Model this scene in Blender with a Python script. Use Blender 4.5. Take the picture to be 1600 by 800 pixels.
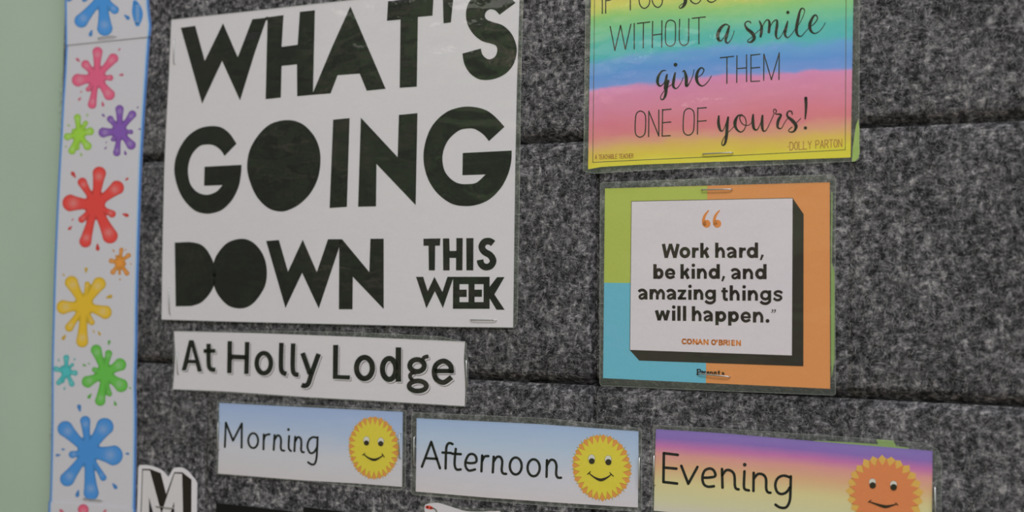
import bpy, bmesh, math, random
import numpy as np
from mathutils import Vector, Matrix
from mathutils.geometry import tessellate_polygon

for o in list(bpy.data.objects): bpy.data.objects.remove(o)
scene = bpy.context.scene
COL = scene.collection

# ------------------------------------------------------------------ camera
F = 2222.0                     # focal length in pixels of the 1600 x 800 frame (50 mm)
Z0 = 0.62                      # distance camera -> board along the optical axis
PX = Z0 / F                    # one pixel at the middle of the board, in metres
AX = Vector((3779, -6, -2222)).normalized()      # board's right, in camera terms (x right, y down, z forward)
AZ = Vector((1198, -68400, 2222)); AZ = (AZ - AX * AZ.dot(AX)).normalized()
AY = AZ.cross(AX)
def c2w(v): return Vector((AX.dot(v), AY.dot(v), AZ.dot(v)))
RIGHT, DOWN, FWD = c2w(Vector((1, 0, 0))), c2w(Vector((0, 1, 0))), c2w(Vector((0, 0, 1)))
CAM = Vector((0, 0, 1.45)) - FWD * Z0
def at(px, py, h=0.0):
    """point on the board plane (h metres in front of the felt) seen at photo position px, py"""
    d = RIGHT * ((px - 800) / F) + DOWN * ((py - 400) / F) + FWD
    t = (-h - CAM.y) / d.y
    return CAM + d * t

cd = bpy.data.cameras.new('camera'); cam = bpy.data.objects.new('camera', cd); COL.objects.link(cam)
cd.sensor_width = 36; cd.lens = 36 * F / 1600; cd.clip_start = 0.01
m = Matrix((RIGHT, -DOWN, -FWD)).transposed().to_4x4(); m.translation = CAM
cam.matrix_world = m
cd.dof.use_dof = True; cd.dof.focus_distance = Z0 * 0.955; cd.dof.aperture_fstop = 9.5
scene.camera = cam

# ------------------------------------------------------------------ light
scene.view_settings.view_transform = 'Standard'; scene.view_settings.look = 'None'
scene.view_settings.exposure = 0.0; scene.view_settings.gamma = 1.0
try: scene.view_settings.use_curve_mapping = False
except Exception: pass
world = bpy.data.worlds.new('world'); scene.world = world; world.use_nodes = True
bg = world.node_tree.nodes['Background']; bg.inputs[0].default_value = (0.90, 0.94, 1.0, 1); bg.inputs[1].default_value = 0.385
def area(name, loc, target, sx, sy, power, color):
    l = bpy.data.lights.new(name, 'AREA'); l.shape = 'RECTANGLE'; l.size = sx; l.size_y = sy; l.energy = power; l.color = color
    o = bpy.data.objects.new(name, l); COL.objects.link(o); o.location = loc
    o.rotation_euler = (Vector(target) - Vector(loc)).to_track_quat('-Z', 'Y').to_euler(); return o
area('ceiling_light', (0.9, -1.5, 2.75), (0.2, 0, 1.4), 1.2, 0.6, 20.5, (0.99, 0.965, 0.975))
area('film_sparkle_light', (-1.7, -3.0, 2.62), (-0.6, 0, 1.2), 1.0, 0.3, 2.2, (1, 0.95, 0.88))  # added lamp near the mirror direction, gives the film its sparkles
area('far_wall_fill', (-1.9, -2.9, 2.7), (-1.9, -3.75, 1.5), 1.6, 0.2, 34, (1, 0.97, 0.9))  # added lamp, brightens the far wall that the films reflect
area('window_light', (2.6, -2.0, 1.7), (0, 0, 1.4), 1.2, 1.3, 15.5, (0.93, 0.955, 1.0))

# ------------------------------------------------------------------ materials
K = 0.61                       # display radiance of a white diffuser under this light
def lin(c): c = c / 255.0; return c / 12.92 if c <= 0.04045 else ((c + 0.055) / 1.055) ** 2.4
def alb(rgb, k=None):
    k = k or K
    return tuple(min(0.95, max(0.003, lin(v) / k)) for v in rgb) + (1,)
MATS = {}
def nodes_of(name):
    m = bpy.data.materials.new(name); m.use_nodes = True; nt = m.node_tree
    return m, nt, nt.nodes['Principled BSDF']
def ink(rgb, rough=0.55, name=None):
    key = ('ink', rgb, rough)
    if key in MATS: return MATS[key]
    m, nt, p = nodes_of(name or 'ink_%d_%d_%d' % rgb)
    tc = nt.nodes.new('ShaderNodeTexCoord'); n = nt.nodes.new('ShaderNodeTexNoise'); n.inputs['Scale'].default_value = 900
    n.inputs['Detail'].default_value = 3
    nt.links.new(tc.outputs['Object'], n.inputs['Vector'])
    mx = nt.nodes.new('ShaderNodeMix'); mx.data_type = 'RGBA'
    a = alb(rgb); mx.inputs[6].default_value = tuple(v * 0.95 for v in a[:3]) + (1,); mx.inputs[7].default_value = tuple(min(1, v * 1.05) for v in a[:3]) + (1,)
    nt.links.new(n.outputs['Fac'], mx.inputs[0]); nt.links.new(mx.outputs[2], p.inputs['Base Color'])
    p.inputs['Roughness'].default_value = rough; p.inputs['Specular IOR Level'].default_value = 0.25
    MATS[key] = m; return m
def gradient_paper(name, stops, tilt=0.0, wob=0.0, scale=(3, 9), soft=0.0):
    """stops: (v from the top 0..1, rgb); colours printed on the sheet along its own height"""
    m, nt, p = nodes_of(name)
    uv = nt.nodes.new('ShaderNodeUVMap'); sep = nt.nodes.new('ShaderNodeSeparateXYZ'); nt.links.new(uv.outputs[0], sep.inputs[0])
    def mth(op, a, b):
        n = nt.nodes.new('ShaderNodeMath'); n.operation = op
        for i, v in enumerate((a, b)):
            if isinstance(v, (int, float)): n.inputs[i].default_value = v
            else: nt.links.new(v, n.inputs[i])
        return n.outputs[0]
    v = mth('ADD', sep.outputs[1], mth('MULTIPLY', sep.outputs[0], tilt))
    if wob:
        mp = nt.nodes.new('ShaderNodeMapping'); mp.inputs['Scale'].default_value = (scale[0], scale[1], 1); nt.links.new(uv.outputs[0], mp.inputs[0])
        for sc_, am in ((1.0, wob), (4.0, wob * 0.3)):
            n = nt.nodes.new('ShaderNodeTexNoise'); n.inputs['Scale'].default_value = sc_; n.inputs['Detail'].default_value = 5; n.inputs['Roughness'].default_value = 0.5
            nt.links.new(mp.outputs[0], n.inputs['Vector'])
            v = mth('ADD', v, mth('MULTIPLY', mth('SUBTRACT', n.outputs['Fac'], 0.5), am))
    r = nt.nodes.new('ShaderNodeValToRGB'); cr = r.color_ramp
    cr.elements[0].position = stops[0][0]; cr.elements[0].color = alb(stops[0][1])
    cr.elements[1].position = stops[-1][0]; cr.elements[1].color = alb(stops[-1][1])
    for s, c in stops[1:-1]:
        e = cr.elements.new(s); e.color = alb(c)
    nt.links.new(v, r.inputs[0]); nt.links.new(r.outputs[0], p.inputs['Base Color'])
    p.inputs['Roughness'].default_value = 0.5; p.inputs['Specular IOR Level'].default_value = 0.25
    return m
def attr_mat(name):
    m, nt, p = nodes_of(name); a = nt.nodes.new('ShaderNodeAttribute'); a.attribute_name = 'Col'
    nt.links.new(a.outputs['Color'], p.inputs['Base Color']); p.inputs['Roughness'].default_value = 0.5
    p.inputs['Specular IOR Level'].default_value = 0.25; return m
def film_mat(name, milk, gloss_rough, bump, tint=(1, 1, 1), milkcol=(0.55, 0.6, 0.55), ior=1.5, peel=0.25, clamp=0.08):
    m = bpy.data.materials.new(name); m.use_nodes = True; nt = m.node_tree; nt.nodes.clear()
    out = nt.nodes.new('ShaderNodeOutputMaterial')
    tr = nt.nodes.new('ShaderNodeBsdfTransparent'); tr.inputs[0].default_value = tint + (1,)
    df = nt.nodes.new('ShaderNodeBsdfDiffuse'); df.inputs[0].default_value = milkcol + (1,)
    gl = nt.nodes.new('ShaderNodeBsdfGlossy'); gl.inputs['Roughness'].default_value = gloss_rough
    fr = nt.nodes.new('ShaderNodeFresnel'); fr.inputs[0].default_value = ior
    tc = nt.nodes.new('ShaderNodeTexCoord')
    mp = nt.nodes.new('ShaderNodeMapping'); mp.inputs['Scale'].default_value = (1, 1, 2.2); nt.links.new(tc.outputs['Object'], mp.inputs[0])
    n1 = nt.nodes.new('ShaderNodeTexNoise'); n1.inputs['Scale'].default_value = 22; n1.inputs['Detail'].default_value = 2
    n2 = nt.nodes.new('ShaderNodeTexNoise'); n2.inputs['Scale'].default_value = 420; n2.inputs['Detail'].default_value = 1
    nt.links.new(mp.outputs[0], n1.inputs['Vector']); nt.links.new(tc.outputs['Object'], n2.inputs['Vector'])
    b1 = nt.nodes.new('ShaderNodeBump'); b1.inputs['Strength'].default_value = bump; b1.inputs['Distance'].default_value = 0.0022
    b2 = nt.nodes.new('ShaderNodeBump'); b2.inputs['Strength'].default_value = peel; b2.inputs['Distance'].default_value = 0.0002
    nt.links.new(n1.outputs['Fac'], b1.inputs['Height']); nt.links.new(n2.outputs['Fac'], b2.inputs['Height'])
    nt.links.new(b1.outputs[0], b2.inputs['Normal']); nt.links.new(b2.outputs[0], gl.inputs['Normal'])
    cl = nt.nodes.new('ShaderNodeMath'); cl.operation = 'MINIMUM'; cl.inputs[1].default_value = clamp; nt.links.new(fr.outputs[0], cl.inputs[0])
    m1 = nt.nodes.new('ShaderNodeMixShader'); m1.inputs[0].default_value = milk
    nt.links.new(tr.outputs[0], m1.inputs[1]); nt.links.new(df.outputs[0], m1.inputs[2])
    m2 = nt.nodes.new('ShaderNodeMixShader'); nt.links.new(cl.outputs[0], m2.inputs[0])
    nt.links.new(m1.outputs[0], m2.inputs[1]); nt.links.new(gl.outputs[0], m2.inputs[2]); nt.links.new(m2.outputs[0], out.inputs[0])
    return m
FILM = film_mat('laminating_film', 0.012, 0.06, 0.7, peel=0.26, clamp=0.08)
RIM = film_mat('laminating_film_rim', 0.14, 0.14, 0.9, ior=1.7, milkcol=(0.46, 0.49, 0.46), peel=0.5, clamp=0.12)
RIM_GLINT = film_mat('laminating_film_glint', 0.32, 0.12, 0.9, ior=1.8, milkcol=(0.6, 0.62, 0.6), peel=0.9, clamp=0.2)

def felt_material():
    m, nt, p = nodes_of('grey_felt')
    tc = nt.nodes.new('ShaderNodeTexCoord')
    def noise(scale, det, rough, sx=1, sz=1, rot=0, dist=0.0):
        mp = nt.nodes.new('ShaderNodeMapping'); mp.inputs['Scale'].default_value = (sx, 1, sz); mp.inputs['Rotation'].default_value = (0, rot, 0)
        nt.links.new(tc.outputs['Object'], mp.inputs[0])
        n = nt.nodes.new('ShaderNodeTexNoise'); n.inputs['Scale'].default_value = scale; n.inputs['Detail'].default_value = det; n.inputs['Roughness'].default_value = rough
        n.inputs['Distortion'].default_value = dist
        nt.links.new(mp.outputs[0], n.inputs['Vector']); return n.outputs['Fac']
    def mth(op, a, b, c=None):
        n = nt.nodes.new('ShaderNodeMath'); n.operation = op
        for i, v in enumerate((a, b, c)):
            if v is None: continue
            if isinstance(v, (int, float)): n.inputs[i].default_value = v
            else: nt.links.new(v, n.inputs[i])
        return n.outputs[0]
    big = noise(55, 3, 0.6)
    mid = noise(360, 5, 0.75, dist=0.15)
    fa = noise(700, 3, 0.7, 1, 0.3, 0.5, 0.4); fb = noise(800, 3, 0.7, 0.3, 1, 0.3, 0.4); fc = noise(700, 3, 0.7, 0.35, 1, -0.9, 0.4)
    f = mth('MAXIMUM', mth('MAXIMUM', fa, fb), fc)
    s = mth('ADD', mth('MULTIPLY', mth('SUBTRACT', big, 0.5), 0.55), mth('MULTIPLY', mth('SUBTRACT', mid, 0.5), 2.2))
    s = mth('ADD', s, mth('MULTIPLY', mth('SUBTRACT', f, 0.58), 1.7))
    s = mth('ADD', s, 0.44)
    r = nt.nodes.new('ShaderNodeValToRGB'); cr = r.color_ramp
    cr.elements[0].position = 0.08; cr.elements[0].color = alb((31, 31, 32))
    cr.elements[1].position = 0.98; cr.elements[1].color = alb((160, 157, 156))
    e = cr.elements.new(0.38); e.color = alb((66, 65, 67))
    e = cr.elements.new(0.62); e.color = alb((106, 104, 106))
    nt.links.new(s, r.inputs[0]); nt.links.new(r.outputs[0], p.inputs['Base Color'])
    p.inputs['Roughness'].default_value = 1.0; p.inputs['Specular IOR Level'].default_value = 0.05
    b = nt.nodes.new('ShaderNodeBump'); b.inputs['Strength'].default_value = 0.45; b.inputs['Distance'].default_value = 0.0006
    nt.links.new(s, b.inputs['Height']); nt.links.new(b.outputs[0], p.inputs['Normal'])
    return m
FELT = felt_material()
def paint_material(name, rgb, sc=14):
    m, nt, p = nodes_of(name); tc = nt.nodes.new('ShaderNodeTexCoord')
    n = nt.nodes.new('ShaderNodeTexNoise'); n.inputs['Scale'].default_value = sc; n.inputs['Detail'].default_value = 4; nt.links.new(tc.outputs['Object'], n.inputs['Vector'])
    mx = nt.nodes.new('ShaderNodeMix'); mx.data_type = 'RGBA'; a = alb(rgb)
    mx.inputs[6].default_value = tuple(v * 0.93 for v in a[:3]) + (1,); mx.inputs[7].default_value = tuple(min(1, v * 1.07) for v in a[:3]) + (1,)
    nt.links.new(n.outputs['Fac'], mx.inputs[0]); nt.links.new(mx.outputs[2], p.inputs['Base Color']); p.inputs['Roughness'].default_value = 0.6
    b = nt.nodes.new('ShaderNodeBump'); b.inputs['Strength'].default_value = 0.2; b.inputs['Distance'].default_value = 0.0005
    n2 = nt.nodes.new('ShaderNodeTexNoise'); n2.inputs['Scale'].default_value = 300; nt.links.new(tc.outputs['Object'], n2.inputs['Vector'])
    nt.links.new(n2.outputs['Fac'], b.inputs['Height']); nt.links.new(b.outputs[0], p.inputs['Normal'])
    return m
GREEN_WALL = paint_material('pale_green_paint', (151, 168, 152))
WHITE = (194, 190, 194)
PAPER = ink(WHITE, 0.5, 'white_paper')
BLACK = ink((22, 22, 21), 0.5, 'black_ink')
STEEL, _nt, _p = nodes_of('staple_steel'); _p.inputs['Metallic'].default_value = 1; _p.inputs['Roughness'].default_value = 0.28; _p.inputs['Base Color'].default_value = (0.72, 0.72, 0.72, 1)
_n = _nt.nodes.new('ShaderNodeTexNoise'); _n.inputs['Scale'].default_value = 800; _b = _nt.nodes.new('ShaderNodeBump'); _b.inputs['Strength'].default_value = 0.1
_nt.links.new(_n.outputs[0], _b.inputs['Height']); _nt.links.new(_b.outputs[0], _p.inputs['Normal'])

# ------------------------------------------------------------------ mesh helpers
class Sh:
    def __init__(s): s.v = []; s.f = []; s.c = []; s.uv = []
    def face(s, idx):
        a, b, c = (Vector(s.v[i]) for i in idx[:3]); n = (b - a).cross(c - a)
        s.f.append(tuple(idx) if n.y <= 0 else tuple(reversed(idx)))
    def poly(s, pts, h, holes=()):
        """flat filled outline; pts in photo pixels"""
        loops = [list(pts)] + [list(x) for x in holes]
        base = len(s.v); allp = [p for l in loops for p in l]
        w = [at(p[0], p[1], h) for p in allp]; s.v += [tuple(p) for p in w]
        k = 0; vl = []
        for l in loops: vl.append([Vector((w[k + i].x, w[k + i].z, 0)) for i in range(len(l))]); k += len(l)
        for t in tessellate_polygon(vl): s.face([base + i for i in t])
        return s
    def prism(s, pts, h, d):
        """outline with thickness d behind h"""
        base = len(s.v); n = len(pts)
        w = [at(p[0], p[1], h) for p in pts]
        s.v += [tuple(p) for p in w]
        for t in tessellate_polygon([[Vector((p.x, p.z, 0)) for p in w]]): s.face([base + i for i in t])
        s.v += [(p.x, p.y + d, p.z) for p in w]
        for i in range(n):
            j = (i + 1) % n; s.f.append((base + i, base + j, base + n + j, base + n + i))
        s.f.append(tuple(base + n + i for i in range(n)))
        return s
    def stroke(s, pts, w, h, smooth=True, closed=False, cap=True):
        """pts: (x, y[, width]); constant width w when none is given"""
        P = [(p[0], p[1], p[2] if len(p) > 2 else w) for p in pts]
        if smooth and len(P) > 2: P = spline(P, closed)
        elif not smooth and len(P) > 2:
            for i in range(len(P) - 1): s.stroke([P[i], P[i + 1]], w, h, False, False, cap or 0 < i)
            for p in P[1:-1]: s.disc(p[0], p[1], p[2] / 2, h)
            return s
        n = len(P); base = len(s.v); L = []
        for i, p in enumerate(P):
            if closed: a, b = P[(i - 1) % n], P[(i + 1) % n]
            else: a, b = P[max(0, i - 1)], P[min(n - 1, i + 1)]
            dx, dy = b[0] - a[0], b[1] - a[1]; q = math.hypot(dx, dy) or 1
            nx, ny = -dy / q * p[2] / 2, dx / q * p[2] / 2
            s.v.append(tuple(at(p[0] + nx, p[1] + ny, h))); s.v.append(tuple(at(p[0] - nx, p[1] - ny, h)))
        for i in range(n if closed else n - 1):
            j = (i + 1) % n; s.face([base + 2 * i, base + 2 * i + 1, base + 2 * j + 1, base + 2 * j])
        if cap and not closed:
            for p in (P[0], P[-1]): s.disc(p[0], p[1], p[2] / 2, h)
        return s
    def disc(s, x, y, r, h, ry=None, n=12):
        if r < 0.01: return s
        return s.poly([(x + r * math.cos(6.28318 * i / n), y + (ry or r) * math.sin(6.28318 * i / n)) for i in range(n)], h)
    def build(s, name, mat, parent=None, colors=False, origin=None):
        me = bpy.data.meshes.new(name)
        og = Vector(origin) if origin is not None else (parent.location if parent is not None and parent.type == 'EMPTY' else Vector((0, 0, 0)))
        if parent is not None and parent.type != 'EMPTY' and parent.parent is not None: og = parent.parent.location
        me.from_pydata([(v[0] - og.x, v[1] - og.y, v[2] - og.z) for v in s.v], [], s.f)
        if colors:
            a = me.attributes.new('Col', 'FLOAT_COLOR', 'POINT'); a.data.foreach_set('color', np.array(s.c, dtype=np.float32).ravel())
        if s.uv:
            u = me.uv_layers.new(name='UVMap'); li = np.zeros(len(me.loops), dtype=np.int32); me.loops.foreach_get('vertex_index', li)
            u.data.foreach_set('uv', np.array(s.uv, dtype=np.float32)[li].ravel())
        me.materials.append(mat); me.update()
        o = bpy.data.objects.new(name, me); COL.objects.link(o)
        if parent is not None: o.parent = parent
        if origin is not None: o.location = og
        return o
def spline(P, closed=False, step=5):
    out = []; n = len(P)
    rng = range(n if closed else n - 1)
    for i in rng:
        g = (lambda k: P[k % n]) if closed else (lambda k: P[max(0, min(n - 1, k))])
        a, b, c, d = g(i - 1), g(i), g(i + 1), g(i + 2)
        for j in range(step):
            t = j / step
            out.append(tuple(0.5 * (2 * b[k] + (c[k] - a[k]) * t + (2 * a[k] - 5 * b[k] + 4 * c[k] - d[k]) * t * t + (3 * b[k] - a[k] - 3 * c[k] + d[k]) * t ** 3) for k in range(len(b))))
    if not closed: out.append(tuple(P[-1]))
    return out
def crop(x0, y0, s):
    """turns positions noted in an enlargement of the photo into photo pixels"""
    def g(pts): return [(x0 + p[0] / s, y0 + p[1] / s) + ((p[2] / s,) if len(p) > 2 else ()) for p in pts]
    g.s = s; return g
def curve(*segs):
    """outline of straight runs (lists) and smooth runs (tuples marked 'S')"""
    out = []
    for sg in segs:
        if sg[0] == 'S': out += spline([tuple(p) for p in sg[1:]], False, 4)
        else: out += list(sg)
    res = [out[0]]
    for p in out[1:]:
        if abs(p[0] - res[-1][0]) + abs(p[1] - res[-1][1]) > 0.01: res.append(p)
    return res
def thing(name, label, cat, px, py, h=0.0, group=None):
    o = bpy.data.objects.new(name, None); COL.objects.link(o); o.location = at(px, py, h); o.empty_display_size = 0.01
    o['label'] = label; o['category'] = cat
    if group: o['group'] = group
    return o
def tag(o, label, cat, group=None):
    o['label'] = label; o['category'] = cat
    if group: o['group'] = group
    return o
def resample(pts, n):
    d = [0]
    for a, b in zip(pts, pts[1:]): d.append(d[-1] + math.dist(a, b))
    out = []
    for i in range(n + 1):
        t = d[-1] * i / n; k = 0
        while k < len(d) - 2 and d[k + 1] < t: k += 1
        f = (t - d[k]) / ((d[k + 1] - d[k]) or 1)
        out.append((pts[k][0] + (pts[k + 1][0] - pts[k][0]) * f, pts[k][1] + (pts[k + 1][1] - pts[k][1]) * f))
    return out
def sheet(name, top, right, bottom, left, h, mat, parent, thick=0.00025, n=24, mm=16, jag=0.0):
    """a printed sheet spanned by its four edges (photo pixels; top and bottom run left to right, sides downwards)"""
    s = Sh(); T, B, L, R = resample(top, n), resample(bottom, n), resample(left, mm), resample(right, mm)
    for j in range(mm + 1):
        t = j / mm
        for i in range(n + 1):
            u = i / n; q = []
            for k in (0, 1):
                q.append((1 - t) * T[i][k] + t * B[i][k] + (1 - u) * L[j][k] + u * R[j][k]
                         - ((1 - u) * (1 - t) * T[0][k] + u * (1 - t) * T[n][k] + (1 - u) * t * B[0][k] + u * t * B[n][k]))
            s.v.append(tuple(at(q[0], q[1], h))); s.uv.append((u, t))
    W = n + 1
    for j in range(mm):
        for i in range(n): s.face([j * W + i, j * W + i + 1, (j + 1) * W + i + 1, (j + 1) * W + i])
    ring = [i for i in range(n + 1)] + [j * W + n for j in range(1, mm + 1)] + [mm * W + i for i in range(n - 1, -1, -1)] + [j * W for j in range(mm - 1, 0, -1)]
    b = len(s.v)
    for i in ring: v = s.v[i]; s.v.append((v[0], v[1] + thick, v[2])); s.uv.append(s.uv[i])
    for k in range(len(ring)):
        k2 = (k + 1) % len(ring); s.f.append((ring[k], ring[k2], b + k2, b + k))
    s.f.append(tuple(b + k for k in range(len(ring))))
    return s.build(name, mat, parent)
def rounded(pts, r=4):
    out = []; n = len(pts)
    for i, p in enumerate(pts):
        rr = p[2] if len(p) > 2 else r
        a, c = pts[i - 1], pts[(i + 1) % n]
        if rr <= 0: out.append(p[:2]); continue
        da, dc = math.dist(a[:2], p[:2]), math.dist(c[:2], p[:2])
        A = [p[k] + (a[k] - p[k]) * rr / da for k in (0, 1)]; C = [p[k] + (c[k] - p[k]) * rr / dc for k in (0, 1)]
        for j in range(6):
            t = j / 5; out.append(tuple((1 - t) ** 2 * A[k] + 2 * t * (1 - t) * p[k] + t * t * C[k] for k in (0, 1)))
    return out
def film(parent, paper, outer, h, rim=True, r=4):
    """clear film over the sheet, and the welded rim of the pouch that stands out around it"""
    Sh().poly(paper, h).build('laminate_film', FILM, parent)
    if rim:
        o = rounded(outer, r); s = Sh(); s.poly(o, h - 0.00005, [paper])
        b = len(s.v); w = [at(p[0], p[1], h - 0.00005) for p in o]; n = len(o)
        s.v += [tuple(p) for p in w] + [(p.x, p.y + 0.0003, p.z) for p in w]
        for i in range(n): j = (i + 1) % n; s.f.append((b + i, b + j, b + n + j, b + n + i))
        s.build('laminate_rim', RIM, parent)
        e = Sh(); c = (sum(p[0] for p in o) / n, sum(p[1] for p in o) / n)
        e.stroke([(p[0] - 0.5 * (1 if p[0] > c[0] else -1), p[1] - 0.5 * (1 if p[1] > c[1] else -1)) for p in o], 0.8, h + 0.00002, smooth=False); e.stroke([o[-1], o[0]], 0.8, h + 0.00002)
        e.build('laminate_edge_glint', RIM_GLINT, parent)  # edge highlight put in as a thin milky line along the rim
def staple(label, a, b, h, group=None):
    A, B = at(a[0], a[1], h), at(b[0], b[1], h); s = bpy.data.meshes.new('staple')
    r = 0.00024; d = (B - A).normalized(); y = Vector((0, 1, 0)); n = d.cross(y).normalized()
    bm = bmesh.new(); path = [A + y * 0.0022, A + d * 0.0001 - y * 0.0001, A + d * 0.0006 - y * 0.0004, (A + B) / 2 - y * 0.00055, B - d * 0.0006 - y * 0.0004, B - d * 0.0001 - y * 0.0001, B + y * 0.0022]
    rings = []
    for i, p in enumerate(path):
        t = (path[min(i + 1, 6)] - path[max(i - 1, 0)]).normalized(); u = n; v = t.cross(u).normalized()
        rings.append([bm.verts.new(p - A + (u * math.cos(k * math.pi / 4) * 1.25 + v * math.sin(k * math.pi / 4) * 0.8) * r) for k in range(8)])
    for q in range(6):
        for k in range(8): bm.faces.new((rings[q][k], rings[q][(k + 1) % 8], rings[q + 1][(k + 1) % 8], rings[q + 1][k]))
    bm.faces.new(rings[0]); bm.faces.new(rings[-1]); bm.normal_update(); bmesh.ops.recalc_face_normals(bm, faces=bm.faces); bm.to_mesh(s); bm.free()
    for p in s.polygons: p.use_smooth = True
    s.materials.append(STEEL); o = bpy.data.objects.new('staple', s); COL.objects.link(o); o.location = A
    return tag(o, label, 'staple', group)

# ------------------------------------------------------------------ setting: painted wall, felt panels, room behind
def boxobj(name, lo, hi, mat, kind='structure', parent=None):
    bm = bmesh.new(); bmesh.ops.create_cube(bm, size=1)
    for v in bm.verts: v.co = Vector([(lo[k] + hi[k]) / 2 + v.co[k] * (hi[k] - lo[k]) for k in range(3)])
    me = bpy.data.meshes.new(name); bm.to_mesh(me); bm.free(); me.materials.append(mat)
    o = bpy.data.objects.new(name, me); COL.objects.link(o)
    if kind: o['kind'] = kind
    if parent: o.parent = parent
    return o
boxobj('wall_back', (-4.2, 0.012, 0), (3.2, 0.16, 2.9), GREEN_WALL)
def banded_wall():  # colour bands invented for the laminating films to reflect
    m, nt, p = nodes_of('reflection_bands_far'); tc = nt.nodes.new('ShaderNodeTexCoord'); mp = nt.nodes.new('ShaderNodeMapping'); mp.inputs['Scale'].default_value = (0.9, 1, 3.2)
    nt.links.new(tc.outputs['Object'], mp.inputs[0]); n = nt.nodes.new('ShaderNodeTexNoise'); n.inputs['Scale'].default_value = 1.5; n.inputs['Detail'].default_value = 3; nt.links.new(mp.outputs[0], n.inputs['Vector'])
    r = nt.nodes.new('ShaderNodeValToRGB'); cr = r.color_ramp; cr.interpolation = 'B_SPLINE'
    cr.elements[0].position = 0.36; cr.elements[0].color = (0.04, 0.03, 0.02, 1); cr.elements[1].position = 0.66; cr.elements[1].color = (0.85, 0.72, 0.55, 1)
    for a, c in ((0.44, (0.03, 0.03, 0.02, 1)), (0.51, (0.30, 0.62, 0.22, 1)), (0.56, (0.05, 0.04, 0.03, 1))): e = cr.elements.new(a); e.color = c
    nt.links.new(n.outputs['Fac'], r.inputs[0]); nt.links.new(r.outputs[0], p.inputs['Base Color']); p.inputs['Roughness'].default_value = 0.8; return m
boxobj('wall_front', (-4.2, -3.9, 0), (3.2, -3.75, 2.9), banded_wall())
boxobj('floor', (-4.2, -3.9, -0.1), (3.2, 0.16, 0.0), paint_material('brown_floor', (112, 92, 74), 3))
boxobj('wall_left', (-4.35, -3.9, 0), (-4.2, 0.16, 2.9), paint_material('cream_paint', (168, 160, 140), 2))

felt = bpy.data.objects.new('wall_felt', None); COL.objects.link(felt); felt.location = at(85, 400); felt.location.y = 0.012; felt['kind'] = 'structure'
XB = [at(88, 400).x, at(327, 400).x, at(600, 400).x, at(927, 400).x, at(1325, 400).x, at(1815, 400).x]
zA, zB = at(1345, 199).z, at(925, 603).z; dz = zA - zB
ZB = [zA + dz, zA, zB, zB - dz]
def felt_panel(x0, x1, z0, z1, ew):
    """one padded felt square: soft rolled edges (left, right, bottom, top) = (width, depth)"""
    prof = [0, 0.08, 0.2, 0.38, 0.6, 0.8, 1.0]
    def line(a, b, wa, wb):
        l = [a + wa * p for p in prof]; r = [b - wb * p for p in reversed(prof)]
        mid = [l[-1] + (r[0] - l[-1]) * k / 6 for k in range(1, 6)]; return l + mid + r
    (wl, dl), (wr, dr), (wb, db), (wt, dt) = ew
    X, Zs = line(x0, x1, wl, wr), line(z0, z1, wb, wt); s = Sh()
    def drop(d, w, dep): t = min(1, d / w); return dep * (1 - t) ** 1.6
    for z in Zs:
        for x in X:
            q = max(drop(x - x0, wl, dl), drop(x1 - x, wr, dr)) + max(drop(z - z0, wb, db), drop(z1 - z, wt, dt))
            s.v.append((x, q, z))
    W = len(X)
    for j in range(len(Zs) - 1):
        for i in range(W - 1): s.face([j * W + i, j * W + i + 1, (j + 1) * W + i + 1, (j + 1) * W + i])
    ring = [i for i in range(W)] + [j * W + W - 1 for j in range(1, len(Zs))] + [(len(Zs) - 1) * W + i for i in range(W - 2, -1, -1)] + [j * W for j in range(len(Zs) - 2, 0, -1)]
    b = len(s.v)
    for i in ring: s.v.append((s.v[i][0], 0.0118, s.v[i][2]))
    for k in range(len(ring)): k2 = (k + 1) % len(ring); s.f.append((ring[k], ring[k2], b + k2, b + k))
    o = s.build('felt_panel', FELT, felt)
    for p in o.data.polygons[:(W - 1) * (len(Zs) - 1)]: p.use_smooth = True
    return o
for c in range(5):
    for r in range(3):
        hard = lambda k: (9 * PX, 0.0045) if k == 3 else (13 * PX, 0.0012)
        g = 0.6 * PX
        felt_panel(XB[c] + (1.6 * PX if c == 3 else 0), XB[c + 1] - g * 0.3, ZB[r + 1] + g, ZB[r] - g * 0.2,
                   (hard(c), hard(c + 1), (19 * PX, 0.0060), (13 * PX, 0.0034)))
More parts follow.
